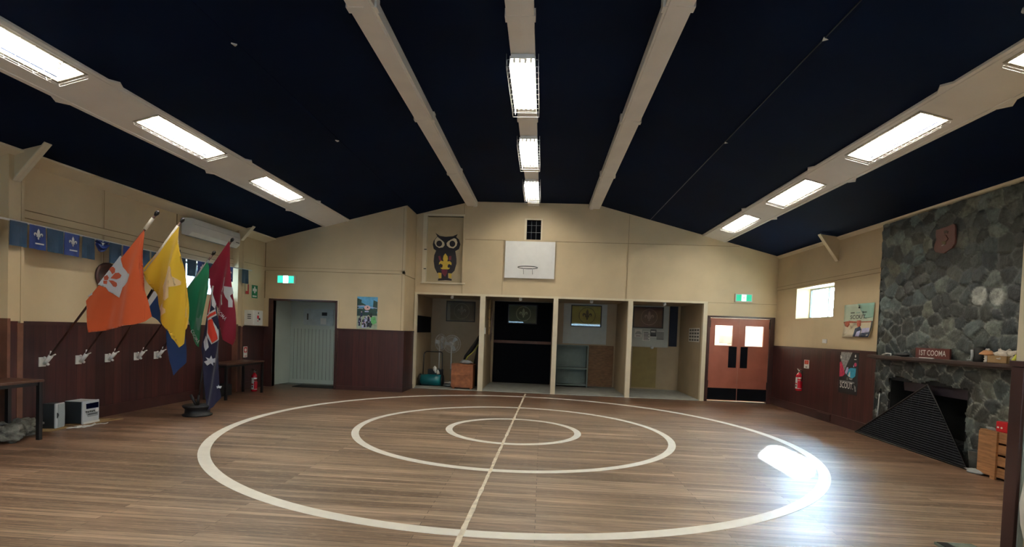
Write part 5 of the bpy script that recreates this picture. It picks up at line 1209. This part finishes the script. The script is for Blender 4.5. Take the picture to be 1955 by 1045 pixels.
# ------------------------------------------------------------------ stone chimney breast
XS = 5.315; SY0, SY1 = 5.0, 8.47
def stone_face():
    rs = np.random.RandomState(11); pts = []
    tries = 0
    while tries < 9000:
        tries += 1; p = np.array([rs.uniform(SY0-.3, SY1+.3), rs.uniform(-.2, 3.6)]); dmin = .135+.075*rs.rand()
        if all(((p[0]-q[0])**2*1.0+((p[1]-q[1])*1.15)**2) > dmin**2 for q in pts): pts.append(p)
    pts = np.array(pts); n = len(pts)
    tone = rs.rand(n); hue = rs.rand(n); bulge = rs.rand(n); tilt = rs.uniform(-.12, .12, (n, 2))
    st = .02; ys = np.arange(SY0, SY1+st/2, st); zs = np.arange(0, 3.345+st/2, st)
    Yg, Zg = np.meshgrid(ys, zs, indexing='ij')
    wob = np.array([[mnoise(Vector((y*3.1, z*3.1, 0))) for z in zs] for y in ys]); wob2 = np.array([[mnoise(Vector((y*3.1, z*3.1, 9))) for z in zs] for y in ys])
    fine = np.array([[mnoise(Vector((y*13, z*13, 4))) for z in zs] for y in ys])
    Yw = Yg+wob*.05; Zw = Zg+wob2*.05
    d = np.sqrt((Yw[..., None]-pts[:, 0])**2+((Zw[..., None]-pts[:, 1])*1.15)**2)
    idx = np.argsort(d, axis=2)[..., :2]; d1 = np.take_along_axis(d, idx[..., :1], 2)[..., 0]; d2 = np.take_along_axis(d, idx[..., 1:2], 2)[..., 0]
    i1 = idx[..., 0]; e = d2-d1; s = np.clip(e/.045, 0, 1); s = s*s*(3-2*s)
    h = .008+s*(.014+.022*bulge[i1])+s*((Yg-pts[i1, 0])*tilt[i1, 0]+(Zg-pts[i1, 1])*tilt[i1, 1])+fine*.006*s
    ridge = np.clip(1-e/.016, 0, 1)*.018*(rs.rand(n)[i1] > .35)      # raised pointing
    h = h+ridge
    b = MB(); ny, nz = len(ys), len(zs)
    V = [(XS-float(h[i, j]), float(ys[i]), float(min(zs[j], zc(XS)-.01))) for i in range(ny) for j in range(nz)]
    F = []
    for i in range(ny-1):
        for j in range(nz-1):
            yc, zc_ = (ys[i]+ys[i+1])/2, (zs[j]+zs[j+1])/2
            top = FB[3]-.03*math.sin((yc-FB[0])*9)
            if FB[0]+.015*math.sin(zc_*13) < yc < FB[1]-.02*math.sin(zc_*11) and zc_ < top: continue
            F.append((i*nz+j, (i)*nz+j+1, (i+1)*nz+j+1, (i+1)*nz+j))
    b.add(V, F, STONE, True)
    col = np.zeros((ny, nz, 4), np.float32)
    base = np.array([.016, .019, .021]); lite = np.array([.105, .118, .110]); mort = np.array([.21, .225, .205])
    t = (tone[i1]**2.4)[..., None]; c = base*(1-t)+lite*t
    c = c*np.array([.98, 1.02, .97]); c = c*(1+.25*(hue[i1][..., None]-.5)*np.array([1, 0, -1]))
    # two pale boulders high on the right, as in the hall
    mm = np.clip(1-e/.02, 0, 1)[..., None]*(.25+.75*np.clip((2.4-Zg)/1.6, 0, 1))[..., None]
    c = c*(1-mm)+mort*mm
    for (yy_, zz2, r) in ((6.63, 2.10, .12), (6.38, 2.07, .11)):
        dd = np.sqrt((Yg-yy_)**2+(Zg-zz2)**2); k = np.clip((r-dd)/.015, 0, 1)[..., None]; c = c*(1-k)+np.array([.30, .32, .30])*k
    col[..., :3] = c; col[..., 3] = 1
    return b, col.reshape(-1, 4)
sb, scol = stone_face()
# side returns of the stone at its left edge and the opening
chim = struct('wall_chimney', sb)
at = chim.data.color_attributes.new('stone_tone', 'FLOAT_COLOR', 'POINT'); at.data.foreach_set('color', scol.ravel())
SOOT = mat('sooty_brick', srgb(18, 20, 22), .9, var=.3, scale=12, bump=.3)
b = MB(); y0, y1, z1 = FB[0]-.02, FB[1]+.02, FB[3]+.02
b.box(5.88, 5.92, y0, y1, 0, z1, SOOT); b.box(XS-.01, 5.92, FB[0]-.03, FB[0]+.022, 0, z1, SOOT); b.box(XS-.01, 5.92, FB[1]-.026, FB[1]+.03, 0, z1, SOOT); b.box(XS-.01, 5.92, y0, y1, FB[3]-.036, z1, SOOT); b.box(XS, 5.9, y0, y1, -.0, .02, SOOT)
struct('firebox', b, chim)
b = MB(); b.box(XS-.035, XR-.001, SY1-.002, SY1+.012, 0, 3.34, mat('dark_mortar_edge', srgb(52, 56, 56), .8, var=.3)); struct('edge_strip', b, chim)
PURP = mat('oxidised_metal', srgb(52, 46, 56), .5, metal=.3, var=.2)
b = MB(); b.prism([(5.38, 6.78, .80), (5.38, 7.95, .80), (5.36, 7.95, .94), (5.36, 6.78, .96)], (.02, 0, 0), PURP); obj('fireplace_hood', b, label='dull purple-brown metal smoke hood across the top of the fireplace opening', cat='hood')
b = MB(); b.ball((5.58, 7.0, .10), .12, SOOT, 12, (1, 1.6, .8), .5, 1); b.tube([(5.45, 6.8, .12), (5.6, 7.7, .14)], .05, SOOT, 10); b.tube([(5.7, 6.8, .12), (5.55, 7.8, .24)], .045, SOOT, 10); obj('charred_logs', b, label='charred logs in the dark of the fireplace opening', cat='logs')
# mantel shelf
MNT = mat('dark_mantel_wood', srgb(64, 52, 50), .45, var=.3, scale=6, stretch=(1, .2, 1))
b = MB(); b.box(5.11, XR-.03, 5.55, 8.42, 1.255, 1.30, MNT); b.box(5.14, XR-.03, 5.6, 8.38, 1.235, 1.255, MNT); obj('mantel_shelf', b, label='long dark wooden mantel shelf across the stone fireplace', cat='mantel', bevel=.004)
# triangular iron screen
t = thing('fire_screen', 'large black triangular slatted fire screen leaning on the stone fireplace', 'fire screen', (5.2, 7.8, 0))
A0 = Vector((5.20, 8.78, .012)); B0 = Vector((5.14, 6.46, .012)); T0 = Vector((5.26, 7.33, .94))
A0 = Vector((5.22, 8.80, .01)); B0 = Vector((5.13, 6.43, .01))
m = MB(); m.tube([A0, T0, B0, A0], .014, BLACK, 8, False); obj('frame', m, t)
m = MB(); IRON = mat('dusty_black_iron', srgb(26, 28, 34), .7, spec=.2, var=.3, scale=20)
nrmv = (B0-A0).cross(T0-A0).normalized()
for k in range(1, 30):
    q = k/30.0; l = A0.lerp(T0, q); r_ = B0.lerp(T0, q)
    m.prism([l+Vector((0, 0, -.009)), r_+Vector((0, 0, -.009)), r_+Vector((.008, 0, .006)), l+Vector((.008, 0, .006))], nrmv*.006, IRON)
obj('slats', m, t)
m = MB()
for k in range(1, 16):
    q = k/16.0; p = A0.lerp(B0, q); fr_ = 1-abs(0)
    # upright wires from base to the sloping edges
    yk = p.y
    if yk > T0.y: s_ = (A0.y-yk)/(A0.y-T0.y); e_ = A0.lerp(T0, s_)
    else: s_ = (yk-B0.y)/(T0.y-B0.y); e_ = B0.lerp(T0, s_)
    m.tube([p+Vector((.012, 0, 0)), e_+Vector((.012, 0, 0))], .003, IRON, 4)
m.add([A0+Vector((.016, 0, 0)), B0+Vector((.016, 0, 0)), T0+Vector((.016, 0, 0))], [(0, 1, 2)], BLACKP)
obj('backing_mesh', m, t)
# mantel things
t = thing('name_board', 'dark red wooden board lettered 1ST COOMA standing on the mantel', 'sign', (5.2, 7.2, 1.30))
m = MB(); y0, y1 = 7.60, 6.99; x = 5.235; z0, z1 = 1.302, 1.425
y0 = aX(1748, 672, 5.22).y; y1 = aX(1813, 676, 5.22).y
m.box(5.22, 5.24, y1, y0, z0, z1+.012, mat('dark_red_board', srgb(92, 44, 40), .5, var=.15)); f = frame_on((5.22, (y0+y1)/2, (z0+z1)/2+.006), -EY, EZ)
m.text(f, '1ST COOMA', .078, WPLAS, (0, 0), .003, sx=.82); obj('board', m, t, bevel=0)
b = MB(); b.box(5.17, 5.19, 7.15, 7.4, 1.300, 1.312, PAPER); obj('paper_strip', b, label='narrow pale paper lying below the lettered board on the mantel', cat='paper')
y = aX(1697, 675, 5.2).y; b = MB(); b.tube([(5.17, y+.1, 1.31), (5.18, y, 1.335), (5.19, y-.06, 1.33), (5.17, y-.09, 1.31)], .010, WPLAS, 8); obj('white_scrap', b, label='curled white plastic scrap at the left end of the mantel', cat='scrap')
y = aX(1725, 677, 5.22).y; b = MB(); b.ball((5.21, y, 1.325), .05, BKP, 12, (.8, 2.4, .55), .4, 2); obj('dark_cloth', b, label='dark folded cloth on the mantel left of the lettered board', cat='cloth')
y = aX(1868, 670, 5.2).y
t = thing('black_tin', 'tall black tin standing on the mantel right of the lettered board', 'tin', (5.22, y, 1.30))
m = MB(); m.lathe((5.215, y, 1.30), [(.058, 0), (.062, .01), (.062, .15), (.05, .17), (.02, .185)], BLACK, 20); obj('body', m, t)
y = aX(1855, 680, 5.16).y
b = MB(); b.tube([(5.155, y+.05, 1.312), (5.155, y-.01, 1.315), (5.155, y-.02, 1.36), (5.16, y-.01, 1.44)], [.012, .016, .015, .022], GPLAS, 10); obj('grey_tool', b, label='grey boot-shaped tool on the mantel in front of the black tin', cat='tool')
y = aX(1885, 675, 5.17).y
TAN = mat('tan_wood', srgb(206, 150, 104), .5, var=.1)
t = thing('wooden_figure', 'stacked tan and white wooden mushroom figure on the mantel', 'ornament', (5.17, y, 1.30))
m = MB(); m.lathe((5.17, y, 1.30), [(.028, 0), (.03, .02), (.02, .03), (.03, .045), (.022, .06), (.03, .075), (.02, .09)], WPLAS, 16); obj('stem', m, t)
m = MB(); m.lathe((5.17, y, 1.385), [(.02, 0), (.075, .006), (.07, .02), (.035, .055), (.01, .06)], TAN, 20); obj('cap', m, t)
m = MB()
for a, c in ((-.025, .0), (.02, .01)): m.ball((5.17+a*.3, y+a, 1.45), .014, WPLAS, 8)
obj('knob', m, t)
ya = aX(1886, 690, 5.14).y; yb2 = aX(1924, 692, 5.14).y
t = thing('cardboard_tray', 'small brown cardboard tray heaped with crumpled white paper on the mantel', 'box', (5.2, (ya+yb2)/2, 1.30))
m = MB(); zt = 1.385; xa, xb = 5.13, 5.27
m.box(xa, xa+.004, yb2, ya, 1.301, zt, CARD); m.box(xb-.004, xb, yb2, ya, 1.301, zt, CARD); m.box(xa, xb, yb2, yb2+.004, 1.301, zt, CARD); m.box(xa, xb, ya-.004, ya, 1.301, zt, CARD); m.box(xa, xb, yb2, ya, 1.301, 1.305, CARD); obj('tray', m, t)
m = MB(); m.ball(((xa+xb)/2, (ya+yb2)/2, 1.385), .085, mat('crumpled_paper', srgb(214, 204, 192), .8, var=.2, scale=30), 22, (.75, 1.45, .72), .9, 6); obj('crumpled_paper', m, t)
y = aX(1932, 684, 5.13).y
b = MB(); b.tube([(5.15, y+.02, 1.318), (5.15, y-.04, 1.40)], .018, mat('yellow_torch', srgb(214, 220, 90), .4), 12); b.tube([(5.17, y-.04, 1.31), (5.19, y-.10, 1.39)], .02, BLACK, 10); obj('yellow_torch', b, label='yellow torch leaning at the right end of the mantel', cat='torch')
# crest
t = thing('wooden_crest', 'reddish brown wooden shield crest high on the stone chimney', 'crest', (XS, 7.27, 2.7))
pts = [(1755+a/11.61, 410+c/11.61) for a, c in [(750,200),(785,215),(792,300),(785,420),(795,540),(780,650),(720,740),(620,810),(540,860),(430,850),(355,835),(320,760),(335,670),(375,560),(360,450),(368,340),(440,320),(590,270),(680,235)]]
xo = XS-.06; P = [aX(px, py, xo) for px, py in pts]
CRW = mat('reddish_carved_wood', srgb(98, 62, 56), .5, var=.12)
m = MB(); m.prism(P, (.025, 0, 0), CRW); obj('shield', m, t, bevel=.004)
m = MB()
def cr(pts, mm, d=.008): m.prism([aX(1755+a/11.61, 410+c/11.61, xo) for a, c in pts], (-d, 0, 0), mm)
DK = mat('dark_carving', srgb(50, 34, 30), .6)
cr([(545,360),(600,350),(650,370),(630,420),(600,400),(560,420)], DK, .004); cr([(555,440),(600,450),(650,540),(600,600),(530,590),(570,540)], CRW, .010); cr([(500,600),(560,590),(600,620),(590,660),(520,650)], mat('olive_carving', srgb(86, 74, 40), .6), .006); cr([(505,690),(560,660),(575,672),(515,700)], WPLAS, .012)
obj('carving', m, t)
# hearth-side things
t = thing('wooden_crate', 'varnished pine crate by the fireplace with a thick upright batten', 'crate', (5.2, 5.95, 0))
x0, x1, y0, y1, zt = 5.115, 5.27, 5.50, 6.28, .535
for k in range(4):
    m = MB(); z = .03+k*.13; m.box(x0, x0+.014, y0, y1, z, z+.105, PINE); obj('slat', m, t)
    if k < 4: m = MB(); m.box(x1-.014, x1, y0, y1, z, z+.105, PINE); obj('slat', m, t)
for y in (y1-.012, y0):
    m = MB(); m.box(x0+.014, x1-.014, y, y+.012, .03, zt-.005, PINE); obj('end_panel', m, t)
for y in (6.03, 5.60):
    m = MB(); m.box(x0-.022, x0, y, y+.06, 0, zt, PINE); obj('batten', m, t)
m = MB(); m.box(x0+.014, x1-.014, y0+.012, y1-.012, .03, .045, PINE); obj('bottom', m, t)
m = MB(); m.box(x0, x1, y0, y1, zt-.012, zt, PINE); obj('lid', m, t)
m = MB(); m.box(x0-.012, x0, 6.09, y1, .03, zt-.02, PINE); obj('side_board', m, t)
yr = aX(1916, 815, 5.17).y
t = thing('red_box', 'small bright red box with white marks on the pine crate', 'box', (5.17, yr, .535))
m = MB(); m.box(5.125, 5.21, yr-.09, yr+.045, .536, .655, RED); obj('body', m, t, bevel=.01)
m = MB(); f = frame_on((5.125, yr+.045, .536), -EY, EZ)
for a in (.03, .075): m.flat(f, ell(a, .05, .014, .011, 10), WPLAS, .001)
rect(m, f, .02, .085, .10, .10, RED); obj('marks', m, t)
b = MB(); b.ball((5.17, aX(1893, 817, 5.17).y, .545), .035, GPLAS, 12, (1, 1.6, .5), .8, 3); obj('grey_rag', b, label='grey rag on the pine crate beside the red box', cat='rag')
t = thing('metal_bucket', 'galvanised metal bucket between the fire screen and the pine crate', 'bucket', (5.20, 6.40, 0))
m = MB(); m.lathe((5.215, 6.415, 0), [(.065, 0), (.088, .23), (.092, .235), (.086, .237), (.063, .012)], GALV, 28); obj('body', m, t)
m = MB(); m.tube([(5.215+.09*math.cos(a), 6.415+.09*math.sin(a), .235) for a in np.linspace(0, 2*math.pi, 25)], .005, GALV, 6, False); obj('rim', m, t)
m = MB(); m.tube([(5.21, 6.415-.09, .22), (5.15, 6.38, .16), (5.12, 6.415, .12), (5.15, 6.45, .16), (5.21, 6.415+.09, .22)], .003, GALV, 5); obj('handle', m, t)
b = MB(); b.ball((5.10, 6.30, .02), .06, GPLAS, 14, (.8, 1.6, .5), .7, 8); obj('grey_rag', b, label='pale grey rag on the floor at the foot of the pine crate', cat='rag')
b = MB(); b.tube([(5.26, 8.36, .02), (5.275, 8.33, .72)], .012, STEEL, 8); b.tube([(5.275, 8.33, .72), (5.275, 8.33, .78)], .02, BLACK, 8); obj('fire_poker', b, label='thin steel fire poker standing against the left stone of the fireplace', cat='poker')
b = MB(); b.ball((5.27, 8.56, .04), .05, CONC, 12, (.7, 2.0, .7), .6, 2); obj('loose_stone', b, label='loose grey stone on the floor left of the fire screen', cat='stone')

# ------------------------------------------------------------------ wall nib at the right edge of the photo
b = MB(); b.prism([(3.265, 3.67, 0), (XR, 3.67, 0), (XR, 3.67, zc(XR)+.02), (3.265, 3.67, zc(3.265)+.015)], (0, .085, 0), BEIGE2)
wn_ = struct('wall_nib', b)
b = MB(); b.box(3.240, 3.264, 3.665, 3.76, 0, 1.345, WTRIM); b.box(3.228, 3.264, 3.655, 3.765, 1.345, 1.385, WTRIM); struct('trim_13', b, bevel=.004)
b = MB(); b.box(3.265, 3.30, 3.658, 3.67, 0, 1.34, mat('grey_green_gloss', srgb(160, 172, 166), .4)); struct('trim_14', b)
t = thing('alarm_sounder', 'red and white alarm sounder at the top of the wall nib at the right edge', 'alarm', (3.28, 3.75, 3.70))
m = MB(); m.lathe((3.264, 3.71, 3.78), [(.065, 0), (.065, .015), (.03, .035)], WPLAS, 20, (-1, 0, 0)); m.lathe((3.19, 3.71, 3.745), [(.0, -.03), (.06, 0), (.055, .02)], WPLAS, 20, (0, 0, 1)); obj('dish', m, t)
m = MB(); m.lathe((3.20, 3.71, 3.77), [(.035, 0), (.038, .03), (.03, .06)], RED, 18); m.tube([(3.264, 3.71, 3.79), (3.20, 3.71, 3.79)], .02, RED, 10); obj('lamp', m, t)
t = thing('white_water_urn', 'white rounded plastic container against the wall nib at the right edge', 'container', (3.2, 3.5, 0))
m = MB(); m.lathe((3.335, 3.30, .02), [(.20, 0), (.25, .15), (.285, .32), (.295, .45), (.28, .60), (.22, .72), (.12, .78)], WPLAS, 40); obj('body', m, t)
m = MB(); m.lathe((3.335, 3.30, .0), [(.21, 0), (.21, .03)], GPLAS, 32); obj('base', m, t)
m = MB(); m.tube([(3.055, 3.22, .56), (3.075, 3.19, .56)], .012, INK, 8); obj('tap', m, t)
b = MB(); b.box(2.95, 3.52 if False else 3.21, 3.70, 3.955, 0, .02, mat('grey_green_mat', srgb(108, 118, 108), .9, var=.2, scale=20)); b.box(2.955, 3.03, 3.70, 3.94, .0, .024, BLACK); obj('floor_mat', b, label='grey-green mat with a black corner at the lower right edge of the floor', cat='mat')
# paper scraps stuck on the dark ceiling
for px, py, lb in ((441, 81, 'tiny pale scrap stuck on the dark ceiling, left slope near the camera'), (640, 267, 'tiny pale scrap stuck on the dark ceiling above the doorway side'), (1573, 70, 'tiny pale scrap stuck on the dark ceiling, right slope near the cable'), (1384, 270, 'tiny pale scrap on the right ceiling slope farther along the cable')):
    d = _ray(px, py); s = 1.0
    while CAMH+s*d.z < zc(max(XL, min(XR, s*d.x)))-.004 and s < 20: s += .01
    p = Vector((s*d.x, s*d.y, CAMH+s*d.z)); b = MB(); b.prism([p, p+Vector((.05, .02, -.004)), p+Vector((.012, .05, -.002))], (0, 0, -.012), PAPER); obj('paper_scrap', b, label=lb, cat='scrap')
